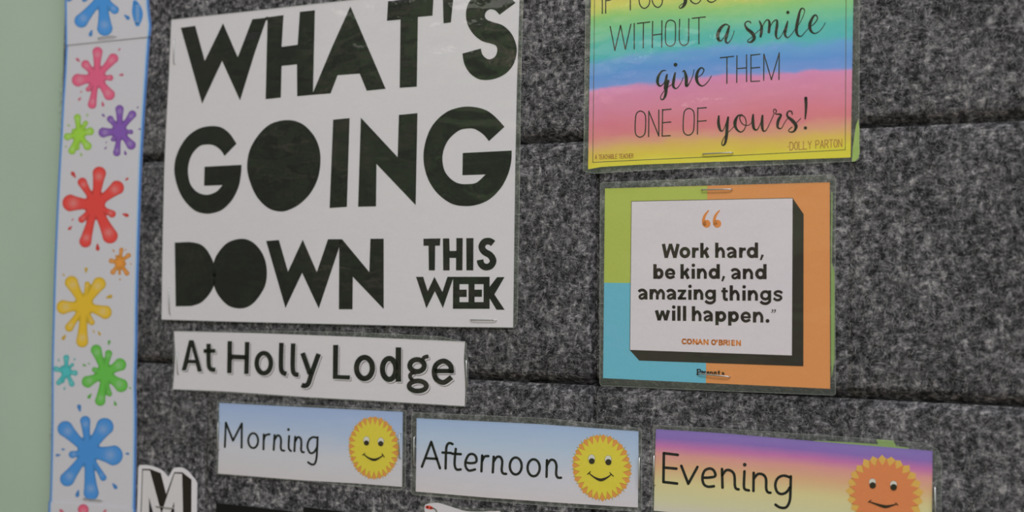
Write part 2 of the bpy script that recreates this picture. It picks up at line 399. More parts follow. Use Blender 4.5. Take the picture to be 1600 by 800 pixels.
# loose fibres standing on the felt
def fibres(n, seed):
    rg = np.random.default_rng(seed)
    x0, x1, z0, z1 = XB[0], at(1640, 400).x, at(1600, 830).z, at(1600, -30).z
    x = rg.uniform(x0, x1, n); z = rg.uniform(z0, z1, n); a = rg.uniform(0, math.tau, n); bend = rg.normal(0, 1.5, n)
    L = rg.uniform(3.5, 11, n) * PX; w = rg.uniform(0.22, 0.48, n) * PX; seg = 3
    y = -rg.uniform(0.00005, 0.0003, n)
    # keep fibres out of the seams
    dzs = np.min(np.stack([np.abs(z - (zz + 5 * PX)) for zz in ZB]), 0); dxs = np.abs(x - XB[3]); keep = (dzs > 13 * PX) & (dxs > 6 * PX)
    x, z, a, bend, L, w, y = (q[keep] for q in (x, z, a, bend, L, w, y)); n = len(x)
    V = np.zeros((n, (seg + 1) * 2, 3), np.float32); cx, cz = x.copy(), z.copy()
    for i in range(seg + 1):
        an = a + bend * (i / seg); dx, dz_ = np.cos(an), np.sin(an)
        ww = w * (0.35 if i in (0, seg) else 1.0) * 0.5; yy = y - 0.0003 * math.sin(math.pi * i / seg)
        V[:, 2 * i] = np.stack([cx - dz_ * ww, yy, cz + dx * ww], 1); V[:, 2 * i + 1] = np.stack([cx + dz_ * ww, yy, cz - dx * ww], 1)
        cx = cx + dx * L / seg; cz = cz + dz_ * L / seg
    k = np.arange(n)[:, None, None] * (seg + 1) * 2; q = np.array([[2 * i, 2 * i + 1, 2 * i + 3, 2 * i + 2] for i in range(seg)])[None]
    Fq = (k + q).reshape(-1, 4)
    V = V.reshape(-1, 3) - np.array(felt.location, np.float32)
    me = bpy.data.meshes.new('felt_fibres'); me.vertices.add(len(V)); me.vertices.foreach_set('co', V.ravel())
    me.loops.add(Fq.size); me.loops.foreach_set('vertex_index', Fq.ravel().astype(np.int32)); me.polygons.add(len(Fq))
    me.polygons.foreach_set('loop_start', np.arange(0, Fq.size, 4, dtype=np.int32)); me.update(calc_edges=True)
    tone = np.clip(rg.normal(0.145, 0.18, n), 0.006, 0.75); tint = rg.uniform(0.94, 1.06, (n, 3)); C = np.ones((n, (seg + 1) * 2, 4), np.float32)
    C[:, :, :3] = (tone[:, None] * tint)[:, None, :]
    at_ = me.attributes.new('Col', 'FLOAT_COLOR', 'POINT'); at_.data.foreach_set('color', C.ravel())
    me.materials.append(attr_mat('felt_fibre')); o = bpy.data.objects.new('felt_fibres', me); COL.objects.link(o); o.parent = felt; o['kind'] = 'stuff'
fibres(115000, 3)

# ------------------------------------------------------------------ poster "WHAT'S GOING DOWN THIS WEEK"
H1 = 0.0016; IN = 0.00008
pw = thing('poster', "white laminated poster reading WHAT'S GOING DOWN THIS WEEK in huge black letters", 'poster', 530, 505, H1, None)
P1T, P1R = [(268, 31), (400, 16.5), (545, 0.5), (700, -16), (812, -28)], [(812, -28), (811, 20), (807.5, 130), (805, 250), (803, 400), (801.5, 511.5)]
P1B, P1L = [(252.5, 499), (350, 502), (450, 504.5), (560, 507), (700, 510.5), (801.5, 511.5)], [(268, 31), (264.5, 110), (260, 190), (257, 260), (254.5, 360), (252.5, 499)]
sheet('paper_sheet', P1T, P1R, P1B, P1L, H1, PAPER, pw)
p1o = P1T + P1R[1:] + P1B[::-1][1:] + P1L[::-1][1:-1]
film(pw, p1o, [(267.3, 30.2, 0), (400, 15.7, 0), (545, -0.4, 0), (818.5, -30, 3), (813.8, 150, 0), (811.5, 350, 0), (808.5, 505, 3), (804, 512.8, 0), (700, 511.5, 0), (560, 508.1, 0), (450, 505.5, 0), (350, 503, 0), (251.8, 500, 0), (253.8, 360, 0), (256.3, 260, 0), (259.3, 190, 0), (263.8, 110, 0)], H1 + 0.0004)
A, B, C_, D, E, Fc = crop(240, 0, 4), crop(540, 0, 4), crop(240, 180, 4), crop(540, 150, 4), crop(240, 350, 4), crop(540, 350, 4)
w = Sh(); h = H1 + IN
w.poly(A([(170, 174), (260, 161), (320, 380), (434, 145), (526, 358), (617, 120), (708, 110), (632, 330), (540, 628), (428, 381), (303, 648)]), h)
w.poly(A([(712, 108), (812, 94), (800, 293), (900, 280), (914, 74), (1008, 64), (996, 592), (897, 602), (896, 402), (800, 412), (795, 610), (700, 620)]), h)
w.poly(A([(1230, 40), (1450, 555), (1332, 567), (1288, 460), (1150, 470), (1106, 584), (990, 593), (1120, 282)]), h)
w.poly(A([(700, 106), (716, 104), (716, 122), (700, 130)]), h)
w.poly(B([(265, 8), (550, -26), (543, 98), (452, 106), (445, 542), (338, 549), (343, 122), (258, 130)]), h)
w.poly(B([(607, -35), (676, -42), (658, 140), (612, 146)]), h)
w.poly(B(curve(('S', (962, 92), (935, 65), (905, 58), (880, 72), (870, 98), (882, 122), (920, 138), (985, 160), (1040, 215), (1068, 290), (1066, 350), (1045, 410), (1000, 460), (940, 490), (880, 500), (825, 492), (775, 455), (742, 400), (730, 335)),
               ('S', (845, 303), (855, 340), (880, 365), (905, 370), (935, 352), (948, 315), (938, 285), (905, 272), (850, 255), (800, 215), (765, 160), (752, 100), (760, 40), (790, -10), (850, -50), (930, -60), (1010, -30), (1062, 18)))), h)
w.build('headline_word', BLACK, pw)['label'] = "black lettering WHAT'S"
w = Sh()
w.poly(C_(curve(('S', (443, 255), (420, 220), (380, 190), (335, 183), (285, 195), (240, 245), (218, 310), (216, 370), (230, 430), (265, 475), (310, 495), (350, 495), (395, 475), (430, 437)),
                [(315, 441), (318, 322)], ('S', (550, 310), (546, 370), (530, 450), (490, 530), (430, 590), (370, 612), (320, 615), (255, 595), (190, 530), (150, 450), (130, 360), (135, 280), (165, 200), (215, 130), (280, 85), (350, 68), (420, 75), (475, 115), (518, 178)))), h)
w.poly(C_(spline([(840, 30), (930, 55), (1000, 125), (1035, 205), (1043, 290), (1028, 390), (985, 480), (920, 550), (850, 590), (790, 602), (715, 580), (645, 510), (600, 410), (584, 320), (600, 220), (650, 130), (730, 55)], True, 4)), h)
w.poly(C_([(1122, 28), (1225, 18), (1208, 573), (1100, 580)]), h)
w.poly(D([(95, 135), (325, 382), (333, 118), (449, 107), (438, 682), (193, 425), (190, 690), (78, 692)]), h)
w.poly(D(curve(('S', (896, 282), (860, 240), (810, 208), (765, 203), (710, 215), (650, 265), (615, 330), (605, 400), (620, 470), (660, 520), (710, 547), (770, 550), (820, 540), (875, 490)),
               [(730, 495), (732, 356)], ('S', (1038, 341), (1035, 410), (1015, 490), (970, 575), (900, 645), (820, 680), (740, 688), (660, 672), (580, 615), (520, 530), (490, 430), (490, 330), (520, 225), (570, 150), (640, 95), (720, 70), (790, 67), (870, 85), (930, 125), (993, 192)))), h)
w.build('headline_word', BLACK, pw)['label'] = 'black lettering GOING'
w = Sh()
w.poly(E(curve([(132, 116)], ('S', (225, 112), (290, 126), (335, 165), (373, 238), (392, 315), (373, 395), (335, 455), (290, 495), (235, 513)), [(138, 515)])), h)
w.poly(E(spline([(545, 92), (610, 108), (665, 160), (698, 230), (708, 310), (695, 390), (650, 465), (600, 512), (540, 528), (470, 512), (415, 460), (380, 395), (368, 310), (378, 232), (410, 170), (465, 115)], True, 4)), h)
w.poly(E([(703, 106), (783, 100), (840, 298), (932, 98), (1020, 300), (1090, 95), (1178, 95), (1158, 152), (1032, 528), (928, 305), (824, 525)]), h)
w.poly(E([(1160, 95), (1178, 95), (1348, 300), (1355, 92), (1438, 92), (1438, 532), (1245, 330), (1243, 533), (1158, 533), (1160, 130)]), h)
w.build('headline_word', BLACK, pw)['label'] = 'black lettering DOWN'
w = Sh()
w.poly(Fc([(486, 92), (592, 90), (590, 135), (560, 136), (558, 290), (520, 290), (518, 136), (487, 136)]), h)
w.poly(Fc([(608, 90), (648, 90), (650, 168), (692, 168), (692, 88), (732, 88), (730, 290), (690, 290), (690, 212), (650, 212), (650, 290), (610, 290)]), h)
w.poly(Fc([(754, 88), (799, 88), (798, 290), (755, 290)]), h)
w.stroke(Fc([(922, 122), (900, 108), (868, 112), (851, 142), (866, 172), (904, 196), (922, 230), (905, 262), (872, 269), (847, 250), (840, 224)]), 10.5, h, cap=False)
w.poly(Fc([(440, 330), (485, 330), (513, 420), (555, 330), (605, 425), (636, 330), (680, 330), (668, 352), (608, 525), (558, 420), (505, 527)]), h)
w.poly(Fc([(672, 330), (900, 330), (900, 530), (670, 530)]), h, [Fc([(712, 376), (768, 376), (768, 488), (712, 488), (712, 456), (757, 456), (757, 410), (712, 410)]), Fc([(806, 376), (862, 376), (862, 488), (806, 488), (806, 455), (852, 455), (852, 410), (806, 410)])])
w.poly(Fc([(898, 395), (947, 332), (993, 332), (930, 440), (994, 536), (943, 536), (898, 462)]), h)
w.build('small_words', BLACK, pw)['label'] = 'small black lettering THIS WEEK'
staple('steel staple lying flat below the small word WEEK', (735, 499.8), (775, 500.3), H1 + 0.0008)
staple('upright staple in the upper left corner of the big poster', (272.5, 60), (272.3, 100), H1 + 0.0006)
staple('upright staple in the lower left corner of the big poster', (264.5, 450), (265.8, 491), H1 + 0.0006)

# ------------------------------------------------------------------ sign "At Holly Lodge"
H2 = 0.0013; G, Hc = crop(250, 500, 5.333), crop(490, 500, 5.333)
sg = thing('sign', 'long white laminated strip with bold drop-shadowed lettering below the big poster', 'sign', 500, 620, H2)
T_, R_, B_, L_ = [(272, 517.5), (400, 520.5), (560, 526.5), (726.5, 533.5)], [(726.5, 533.5), (724.5, 560), (727, 600), (726, 634.5)], [(270, 608), (350, 611.5), (480, 620.5), (600, 627), (726, 634.5)], [(272, 517.5), (273.5, 550), (272.5, 580), (270, 608)]
sheet('paper_sheet', T_, R_, B_, L_, H2, PAPER, sg)
film(sg, T_ + R_[1:] + B_[::-1][1:] + L_[::-1][1:-1], [(271.5, 516.8, 0), (330, 517.2, 0), (440, 516.5, 0), (560, 519, 0), (690, 525.5, 6), (730, 535, 3), (728, 553, 0), (732, 565, 0), (731.5, 605, 0), (728, 612, 0), (730, 625, 0), (727.5, 636, 0), (480, 622, 0), (269, 609, 0)], H2 + 0.0004)
def lodge(s, dx, dy, h):
    def q(g, pts): return [(a[0] + dx, a[1] + dy) + tuple(a[2:]) for a in g(pts)]
    def st(g, pts, wd, **k): s.stroke(q(g, pts), (wd + 3) / 5.333, h, **k)
    def ring(g, cx, cy, rx, ry, wd): st(g, [(cx + rx * math.cos(t * math.tau / 14), cy + ry * math.sin(t * math.tau / 14)) for t in range(14)], wd, closed=True)
    s.poly(q(G, [(180, 420), (242, 168), (280, 168), (352, 430), (313, 430), (297, 362), (236, 360), (218, 420)]), h, [q(G, [(240, 332), (292, 332), (262, 222)])])
    st(G, [(405, 198), (405, 330), (410, 390), (430, 412), (462, 415)], 34, cap=False); st(G, [(363, 258), (462, 258)], 30, cap=False)
    st(G, [(582, 176), (578, 443)], 36, cap=False); st(G, [(727, 183), (720, 450)], 36, cap=False); st(G, [(585, 306), (722, 312)], 36, cap=False)
    ring(G, 865, 360, 59, 84, 36)
    st(G, [(1012, 190), (1008, 380), (1020, 435), (1055, 450)], 36, cap=False); st(G, [(1110, 195), (1106, 390), (1120, 448), (1155, 456)], 36, cap=False)
    st(G, [(1188, 275), (1250, 450)], 38, cap=False); st(G, [(1322, 282), (1262, 450), (1235, 530), (1205, 548), (1180, 540)], 38, cap=False)
    s.poly(q(Hc, [(162, 208), (206, 208), (202, 458), (304, 462), (302, 497), (160, 490)]), h)
    ring(Hc, 424, 400, 66, 88, 42); ring(Hc, 630, 408, 56, 87, 42); st(Hc, [(707, 228), (707, 515)], 44, cap=False)
    ring(Hc, 862, 380, 60, 50, 40); st(Hc, [(905, 342), (922, 312), (958, 303)], 30, cap=False)
    st(Hc, [(835, 432), (803, 462), (820, 500)], 30); ring(Hc, 868, 550, 72, 42, 38)
    st(Hc, [(1005, 425), (1165, 425)], 34, cap=False)
    st(Hc, [(1148, 440), (1140, 378), (1085, 342), (1025, 370), (1005, 430), (1025, 495), (1085, 520), (1150, 476)], 40, cap=False)
for nm, dx, dy, k, mt in (('letter_shadow', 2.3, 2.6, 1, ink((98, 90, 90))), ('letter_edge', 1.5, 1.7, 2, PAPER), ('lettering', 0, 0, 3, BLACK)):
    s = Sh(); lodge(s, dx, dy, H2 + IN * k); s.build(nm, mt, sg)
staple('upright staple at the left end of the long lettered strip', (277.5, 550), (278.3, 585), H2 + 0.0005)
staple('upright staple at the torn right end of the long lettered strip', (729, 562), (730, 606), H2 + 0.0005)

# ------------------------------------------------------------------ word cards with suns
def skycard(label, cr, top, bot, lft, rgt, filmo, mat, letters, wd, sun, H, inkc):
    t = thing('word_card', label, 'word card', (bot[0][0] + bot[1][0]) / 2, (bot[0][1] + bot[1][1]) / 2, H, 'laminated cards naming the times of day')
    sheet('paper_sheet', top, rgt, bot, lft, H, mat, t)
    film(t, top + rgt[1:] + bot[::-1][1:] + lft[::-1][1:-1], filmo, H + 0.0008, r=5)
    s = Sh()
    for g in letters:
        k = g[0]
        if k == 's': s.stroke(cr(g[1:]), wd / cr.s, H + IN)
        elif k == 'p': s.stroke(cr(g[1:]), wd / cr.s, H + IN, smooth=False)
        elif k == 'o': s.stroke(cr([(g[1] + g[3] * math.cos(a * math.tau / 14), g[2] + g[4] * math.sin(a * math.tau / 14)) for a in range(14)]), wd / cr.s, H + IN, closed=True)
        elif k == 'd': s.disc(*cr([(g[1], g[2])])[0], g[3] / cr.s, H + IN)
    s.build('lettering', ink((24, 26, 24)), t)
    return t
def world_poly(s, pts, y):
    b = len(s.v); s.v += [(p[0], y, p[1]) for p in pts]
    for q in tessellate_polygon([[Vector((p[0], p[1], 0)) for p in pts]]): s.face([b + i for i in q])
def sunface(t, cx, cy, R, H, cr, body, tri, edge, eyes, smile, ticks, n=27, ph=0.0, tip=1.06):
    c = at(cx, cy, H); d = (c - CAM).dot(FWD); r = R * d / F; y = -H
    rg = random.Random(int(cx))
    def star(tip, val, off, jit=0.0):
        P = []
        for i in range(2 * n):
            a = math.pi * i / n + off; q = (tip if i % 2 == 0 else val) * r * (1 + rg.uniform(-jit, jit)); P.append((c.x + q * math.cos(a), c.z + q * math.sin(a)))
        return P
    st = math.pi / n
    s = Sh(); world_poly(s, star(1.0, 0.93 if tip > 1 else 0.91, ph + st, 0.02), y - IN); sb = s.build('sun_rays', ink(tri), t)
    s = Sh(); world_poly(s, star(min(tip, 1.03), 0.66, ph, 0.015), y - IN * 2); s.build('sun_ray_outlines', ink(edge), t)
    s = Sh(); world_poly(s, star(0.97 if tip > 1 else 0.90, 0.725 if tip > 1 else 0.73, ph, 0.015), y - IN * 3); s.build('sun_body', ink(body), t)
    f = H + IN * 4; s = Sh(); e = Sh(); pu = Sh()
    for (ex, ey, erx, ery, pxx, pyy, pr) in eyes:
        a = cr([(ex, ey), (pxx, pyy)])
        e.disc(*a[0], (erx + 4) / cr.s, f, (ery + 4) / cr.s, 16); s.disc(*a[0], erx / cr.s, f + IN, ery / cr.s, 16); pu.disc(*a[1], pr / cr.s, f + IN * 2, None, 16)
    e.build('eye_outlines', ink(tuple(int(v * 0.75) for v in body)), t); s.build('eyes', ink((192, 190, 180)), t)
    pu.stroke(cr(smile), 1, f + IN * 2)
    for q in ticks: pu.stroke(cr(q), 8 / cr.s, f + IN * 2)
    pu.build('pupils_and_smile', ink((42, 36, 24)), t)
SKY1 = gradient_paper('sky_print_morning', [(0, (148, 166, 206)), (0.3, (162, 176, 204)), (0.6, (186, 186, 194)), (1, (190, 184, 187))], tilt=-0.08, wob=0.12, scale=(2, 2))
SKY2 = gradient_paper('sky_print_afternoon', [(0, (150, 170, 210)), (0.3, (166, 181, 208)), (0.62, (186, 186, 196)), (1, (193, 186, 189))], tilt=-0.05, wob=0.12, scale=(2, 2))
SKY3 = gradient_paper('sky_print_evening', [(0, (127, 108, 172)), (0.10, (130, 102, 168)), (0.20, (180, 108, 158)), (0.30, (200, 140, 135)), (0.45, (202, 160, 122)), (0.63, (198, 186, 136)), (0.85, (192, 188, 150)), (1, (190, 184, 172))], tilt=-0.02, wob=0.05, scale=(3, 1))
M = crop(330, 620, 4.848); N_ = crop(640, 640, 4.324); E2 = crop(1010, 660, 5.716)
H3 = 0.0011
morning = skycard('pale blue card reading Morning with a smiling yellow sun', M, [(342.5, 629.5), (480, 636.5), (629, 643.5)], [(340.5, 739.8), (480, 751), (560, 755.5), (628, 760.8)], [(342.5, 629.5), (342, 680), (340.5, 739.8)], [(629, 643.5), (628.5, 700), (628, 760.8)],
    [(339.5, 626, 0), (630, 640.5), (635, 641, 0), (633.5, 762.5, 2), (628, 763, 0), (628, 766, 0), (585, 763, 0), (480, 752.5, 0), (338.5, 741, 0)], SKY1,
    [('p', (103, 380), (111, 196), (165, 332), (232, 202), (230, 385)), ('o', 318, 332, 37, 56), ('s', (398, 285), (396, 398)), ('s', (398, 325), (412, 292), (442, 284)),
     ('s', (480, 290), (473, 402)), ('s', (480, 325), (502, 293), (522, 302), (529, 335), (527, 385), (536, 405), (553, 408)), ('d', 585, 248, 11), ('s', (590, 298), (587, 385), (604, 411)),
     ('s', (636, 302), (630, 412)), ('s', (636, 338), (656, 306), (678, 318), (683, 355), (681, 400), (690, 419), (702, 419)),
     ('s', (806, 312), (770, 306), (740, 330), (729, 380), (748, 424), (778, 420), (800, 385)), ('s', (806, 306), (802, 400), (797, 465), (785, 505), (762, 513), (734, 496))], 16, None, H3, None)
S1 = crop(535, 640, 6.667)
sunface(morning, 583.7, 699.8, 49.5, H3, S1, (205, 185, 62), (198, 138, 70), (160, 140, 60),
    [(250, 318, 31, 38, 250, 347, 26), (400, 330, 31, 38, 399, 354, 27)], [(222, 465, 8), (270, 502, 16), (328, 522, 26), (378, 506, 16), (424, 475, 8)], [[(208, 474), (235, 455)], [(412, 460), (436, 494)]])
H4 = 0.0011
afternoon = skycard('pale blue card reading Afternoon with a smiling yellow sun', N_, [(651, 653.5), (840, 662.5), (997.5, 674)], [(649.5, 768), (760, 777.5), (880, 786), (996.5, 793)], [(651, 653.5), (650.5, 710), (649.5, 768)], [(997.5, 674), (997.5, 730), (996.5, 793)],
    [(643, 644), (850, 653, 0), (1003, 669), (1003.5, 800), (860, 791, 0), (745, 782, 0), (642, 773)], SKY2,
    [('p', (83, 386), (146, 218), (205, 396)), ('s', (108, 328), (186, 333)), ('s', (290, 233), (268, 226), (251, 245), (246, 290), (243, 398)), ('s', (222, 290), (280, 293)),
     ('s', (312, 265), (304, 350), (308, 390), (322, 406), (345, 404)), ('s', (288, 298), (346, 301)),
     ('s', (382, 358), (420, 362), (450, 352), (448, 318), (425, 300), (398, 308), (378, 350), (380, 388), (402, 412), (442, 404)),
     ('s', (490, 310), (485, 417)), ('s', (490, 348), (506, 318), (532, 314)), ('s', (568, 318), (562, 424)), ('s', (568, 350), (590, 320), (614, 322), (626, 352), (622, 408), (632, 431), (652, 434)),
     ('o', 717, 381, 40, 57), ('o', 838, 393, 41, 57), ('s', (928, 342), (925, 454)), ('s', (930, 372), (952, 341), (978, 345), (992, 378), (990, 432), (1000, 458), (1023, 460))], 17, None, H4, None)
S2 = crop(885, 670, 6.4)
sunface(afternoon, 939.8, 730.4, 52.3, H4, S2, (205, 186, 60), (200, 138, 68), (160, 142, 58),
    [(252, 296, 33, 38, 254, 323, 29), (418, 305, 33, 38, 420, 333, 30)], [(226, 445, 8), (285, 488, 16), (345, 510, 28), (405, 488, 16), (450, 455, 8)], [[(210, 455), (240, 428)], [(434, 438), (470, 474)]])
H5 = 0.0011
evening = skycard('purple to yellow sunset card reading Evening with a smiling orange sun', E2, [(1025, 670.5), (1130, 677), (1280, 690), (1457, 704.5)], [(1021.5, 798), (1240, 818), (1456, 838)], [(1025, 670.5), (1023.5, 720), (1021.5, 798)], [(1457, 704.5), (1456.5, 760), (1456, 838)],
    [(1021, 664), (1120, 669, 0), (1290, 680, 0), (1445, 692), (1466, 702), (1472, 722), (1471, 846), (1018, 806)], SKY3,
    [('p', (280, 290), (156, 275), (152, 532), (274, 546)), ('s', (156, 403), (268, 413)), ('p', (312, 388), (374, 548), (456, 398)),
     ('s', (502, 494), (565, 492), (615, 478), (602, 430), (565, 412), (520, 432), (500, 490), (512, 550), (550, 574), (603, 570)),
     ('s', (675, 416), (680, 582)), ('s', (678, 470), (712, 428), (755, 432), (785, 470), (790, 560), (800, 590), (823, 598)), ('d', 878, 378, 17), ('s', (876, 437), (871, 565), (882, 598), (915, 607)),
     ('s', (958, 450), (956, 612)), ('s', (958, 505), (995, 462), (1042, 467), (1068, 505), (1070, 590), (1084, 622), (1108, 628)),
     ('s', (1286, 492), (1225, 475), (1172, 500), (1151, 560), (1168, 620), (1208, 640), (1252, 622), (1282, 580)), ('s', (1290, 482), (1287, 600), (1280, 700), (1248, 758), (1195, 760), (1153, 735))], 24, None, H5, None)
S3 = crop(1310, 690, 7.27)
sunface(evening, 1381.5, 771.5, 60.5, H5, S3, (207, 121, 75), (214, 160, 80), (176, 108, 60),
    [(386, 458, 38, 38, 390, 497, 36), (626, 484, 38, 38, 628, 519, 37)], [(345, 680, 10), (430, 710, 20), (530, 738, 34), (600, 727, 20), (665, 708, 10)], [[(340, 690), (372, 664)], [(650, 694), (678, 722)]], n=25, tip=0.93)
staple('silver staple upright at the right edge of the Afternoon card', (999.5, 714), (999, 763), H4 + 0.001)
staple('thin staple upright at the left edge of the Afternoon card', (647.5, 682), (647.3, 728), H4 + 0.001)
staple('dark upright staple beside the sun of the Morning card', (624.8, 677), (624.6, 716), H3 + 0.001)
staple('upright staple at the left edge of the Morning card', (341.3, 660), (341, 702), H3 + 0.001)
staple('bright upright staple at the right edge of the Evening card', (1461, 760), (1462, 812), H5 + 0.001)
staple('upright staple at the left edge of the Evening card', (1022.3, 711), (1022, 758), H5 + 0.001)

# ------------------------------------------------------------------ rainbow smile poster
H6 = 0.0018
rp = thing('poster', 'rainbow watercolour poster with thin and script lettering about giving a smile', 'poster', 1125, 255, H6)
T_, R_, B_, L_ = [(925.5, -150), (1335.5, -176)], [(1335.5, -176), (1333.2, 0), (1331, 130), (1329, 246)], [(918.8, 264.5), (940, 260.8), (1000, 257.2), (1060, 255), (1110, 253), (1230, 249.5), (1329, 246)], [(925.5, -150), (923.3, 0), (921, 130), (918.8, 264.5)]
tot = 418.0
RB = [(0, (206, 190, 62)), (8, (206, 180, 66)), (22, (207, 168, 86)), (34, (206, 146, 118)), (48, (214, 118, 124)), (66, (212, 116, 132)), (90, (206, 124, 150)), (112, (208, 126, 160)), (122, (200, 130, 172)), (128, (112, 142, 202)),
      (148, (88, 138, 198)), (166, (98, 152, 198)), (176, (78, 168, 170)), (196, (84, 172, 160)), (214, (112, 182, 140)), (236, (138, 186, 112)), (252, (188, 192, 96)), (280, (206, 180, 80)), (418, (210, 150, 70))]
def rb_mat():
    return gradient_paper('rainbow_watercolour_print', [(d / tot, c) for d, c in RB], tilt=-0.035, wob=0.075, scale=(2.2, 4.0))
# the ramp runs from the lower edge upwards, so the sheet is spanned upside down
s6 = sheet('paper_sheet', B_, R_[::-1], T_, L_[::-1], H6, rb_mat(), rp, n=40, mm=30)
film(rp, T_ + R_[1:] + B_[::-1][1:] + L_[::-1][1:-1], [(917, -160), (1345, -186), (1343.5, 0, 0), (1342.5, 215, 0), (1343, 252, 8), (1230, 257, 0), (1110, 262, 0), (1000, 267, 0), (927, 271.5, 3), (911, 268, 3), (913.5, 130, 0)], H6 + 0.0005, r=5)
R1, R2, R3, R4, R8 = crop(900, 0, 5.7125), crop(1110, 0, 5.716), crop(900, 130, 5.333), crop(1110, 130, 5.332), crop(920, 0, 8)
h = H6 + IN; s = Sh()
fr = [(929.8, -140), (929, 0), (926.2, 253.6), (1000, 250), (1100, 245.5), (1320.8, 234), (1322, 0), (1324, -160)]
s.stroke(fr, 0.9, h, smooth=False); s.build('printed_frame_line', ink((88, 84, 62)), rp)
s = Sh(); TW = 1.75
def thin(g, *ls, wd=TW):
    for l in ls: s.stroke(g(l), wd, h, smooth=False)
def thinc(g, l, closed=False): s.stroke(g(l), TW, h, closed=closed)
thin(R1, [(235, -300), (235, 120)], [(265, -300), (265, 117)], [(265, 8), (310, -2)], [(485, -60), (485, 89)], [(485, -60), (440, -190)], [(485, -60), (530, -196)])
thinc(R1, [(612, -230), (650, -190), (660, -120), (658, 10), (642, 56), (606, 74), (574, 48), (562, -10), (560, -130), (574, -200)], True)
thinc(R1, [(676, -230), (678, -20), (695, 42), (730, 66), (762, 42), (773, -20), (776, -240)])
thin(R1, [(305, 236), (347, 450), (398, 226), (440, 440), (490, 216)], [(520, 210), (520, 437)], [(548, 209), (658, 196)], [(602, 205), (600, 428)], [(684, 192), (681, 424)], [(767, 186), (765, 418)], [(683, 313), (766, 303)], [(1038, 163), (1155, 151)], [(1097, 158), (1097, 390)])
thinc(R1, [(845, 180), (878, 194), (888, 235), (886, 360), (872, 398), (840, 412), (810, 398), (799, 360), (800, 240), (813, 194)], True)
thinc(R1, [(925, 172), (923, 260), (922, 350), (935, 392), (965, 404), (995, 390), (1005, 350), (1006, 260), (1007, 167)])
thin(R2, [(88, 516), (208, 503)], [(148, 512), (147, 744)], [(237, 498), (235, 736)], [(323, 490), (323, 729)], [(237, 612), (323, 606)], [(362, 491), (362, 728)], [(362, 493), (442, 484)], [(362, 608), (440, 601)], [(362, 728), (440, 723)], [(476, 718), (478, 484), (545, 712), (615, 472), (612, 710)])
thinc(R3, [(537, 232), (568, 248), (580, 290), (577, 400), (562, 436), (532, 449), (504, 434), (493, 395), (496, 290), (508, 248)], True)
thin(R3, [(605, 444), (607, 233), (690, 440), (690, 223)], [(722, 219), (718, 438)], [(720, 223), (792, 216)], [(720, 329), (790, 323)], [(718, 440), (785, 437)], [(1015, 205), (1012, 425)], [(1015, 209), (1086, 203)], [(1012, 318), (1085, 312)])
thinc(R3, [(940, 210), (973, 226), (985, 268), (981, 380), (966, 418), (935, 433), (905, 418), (893, 378), (897, 268), (910, 226)], True)
s.build('thin_lettering', ink((44, 42, 36)), rp)
s = Sh()
def scr(g, *ls):
    for l in ls: s.stroke(g(l), 1.4, h + IN)
scr(R8, [(1225, -60, 40), (1210, -20, 42), (1205, 30, 44), (1180, 78, 30), (1148, 102, 12), (1128, 92, 10), (1140, 68, 8), (1180, 40, 8)], [(1262, -30, 18), (1285, 22, 16), (1335, 45, 12), (1378, 28, 11), (1412, -20, 10)], [(1470, -30, 16), (1495, 14, 14), (1540, 26, 12), (1585, 2, 10), (1610, -30, 10)])
scr(R2, [(162, 226, 8), (132, 217, 14), (92, 250, 26), (66, 308, 32), (72, 352, 24), (98, 362, 10), (132, 312, 6), (162, 240, 8)], [(168, 235, 16), (148, 310, 26), (136, 362, 20), (155, 384, 10), (188, 345, 6), (213, 276, 6)],
    [(360, 205, 10), (352, 192, 9), (326, 192, 10), (308, 216, 12), (328, 256, 24), (374, 296, 30), (392, 338, 27), (370, 370, 20), (342, 376, 10), (334, 360, 7), (372, 330, 5), (412, 290, 6), (445, 262, 6)],
    [(438, 186, 10), (455, 230, 22), (456, 280, 26), (448, 326, 18)], [(456, 260, 6), (486, 195, 8), (512, 176, 12), (528, 205, 22), (522, 285, 24)], [(528, 250, 6), (562, 192, 8), (594, 180, 14), (594, 235, 24), (585, 305, 22), (598, 344, 10), (632, 320, 6), (682, 212, 5)],
    [(690, 190, 12), (674, 255, 25), (666, 306, 22), (690, 335, 10), (730, 298, 6), (768, 240, 5)], [(758, 268, 6), (812, 180, 6), (841, 102, 7), (828, 74, 9), (804, 88, 16), (784, 165, 25), (768, 262, 27), (780, 312, 18), (812, 322, 8), (848, 283, 6), (880, 246, 5)],
    [(880, 246, 6), (928, 210, 8), (956, 166, 10), (944, 134, 11), (918, 148, 18), (888, 215, 28), (896, 272, 22), (932, 298, 10), (976, 276, 7), (1006, 240, 6), (1025, 204, 6)])
s.disc(*R2([(692, 110)])[0], 2.5, h + IN)
scr(R1, [(802, 628, 6), (768, 634, 12), (736, 680, 22), (728, 735, 25), (750, 768, 13), (786, 738, 6), (802, 680, 8)], [(812, 666, 14), (802, 720, 24), (795, 790, 24)],
    [(885, 650, 14), (872, 715, 25), (868, 768, 22), (894, 790, 9), (930, 752, 6), (958, 690, 5)], [(952, 640, 8), (968, 632, 14), (984, 695, 28), (985, 765, 24), (1010, 745, 8), (1040, 682, 6), (1054, 622, 6)],
    [(1076, 695, 5), (1122, 664, 7), (1142, 622, 10), (1114, 605, 12), (1084, 645, 24), (1076, 705, 27), (1096, 750, 18), (1132, 766, 9), (1176, 730, 7), (1208, 678, 6)])
s.disc(*R1([(888, 577)])[0], 2.9, h + IN)
scr(R3, [(768, -20, 22), (754, 38, 24), (746, 95, 22), (728, 132, 12), (708, 132, 8), (708, 104, 6), (748, 48, 5), (795, 12, 5)])
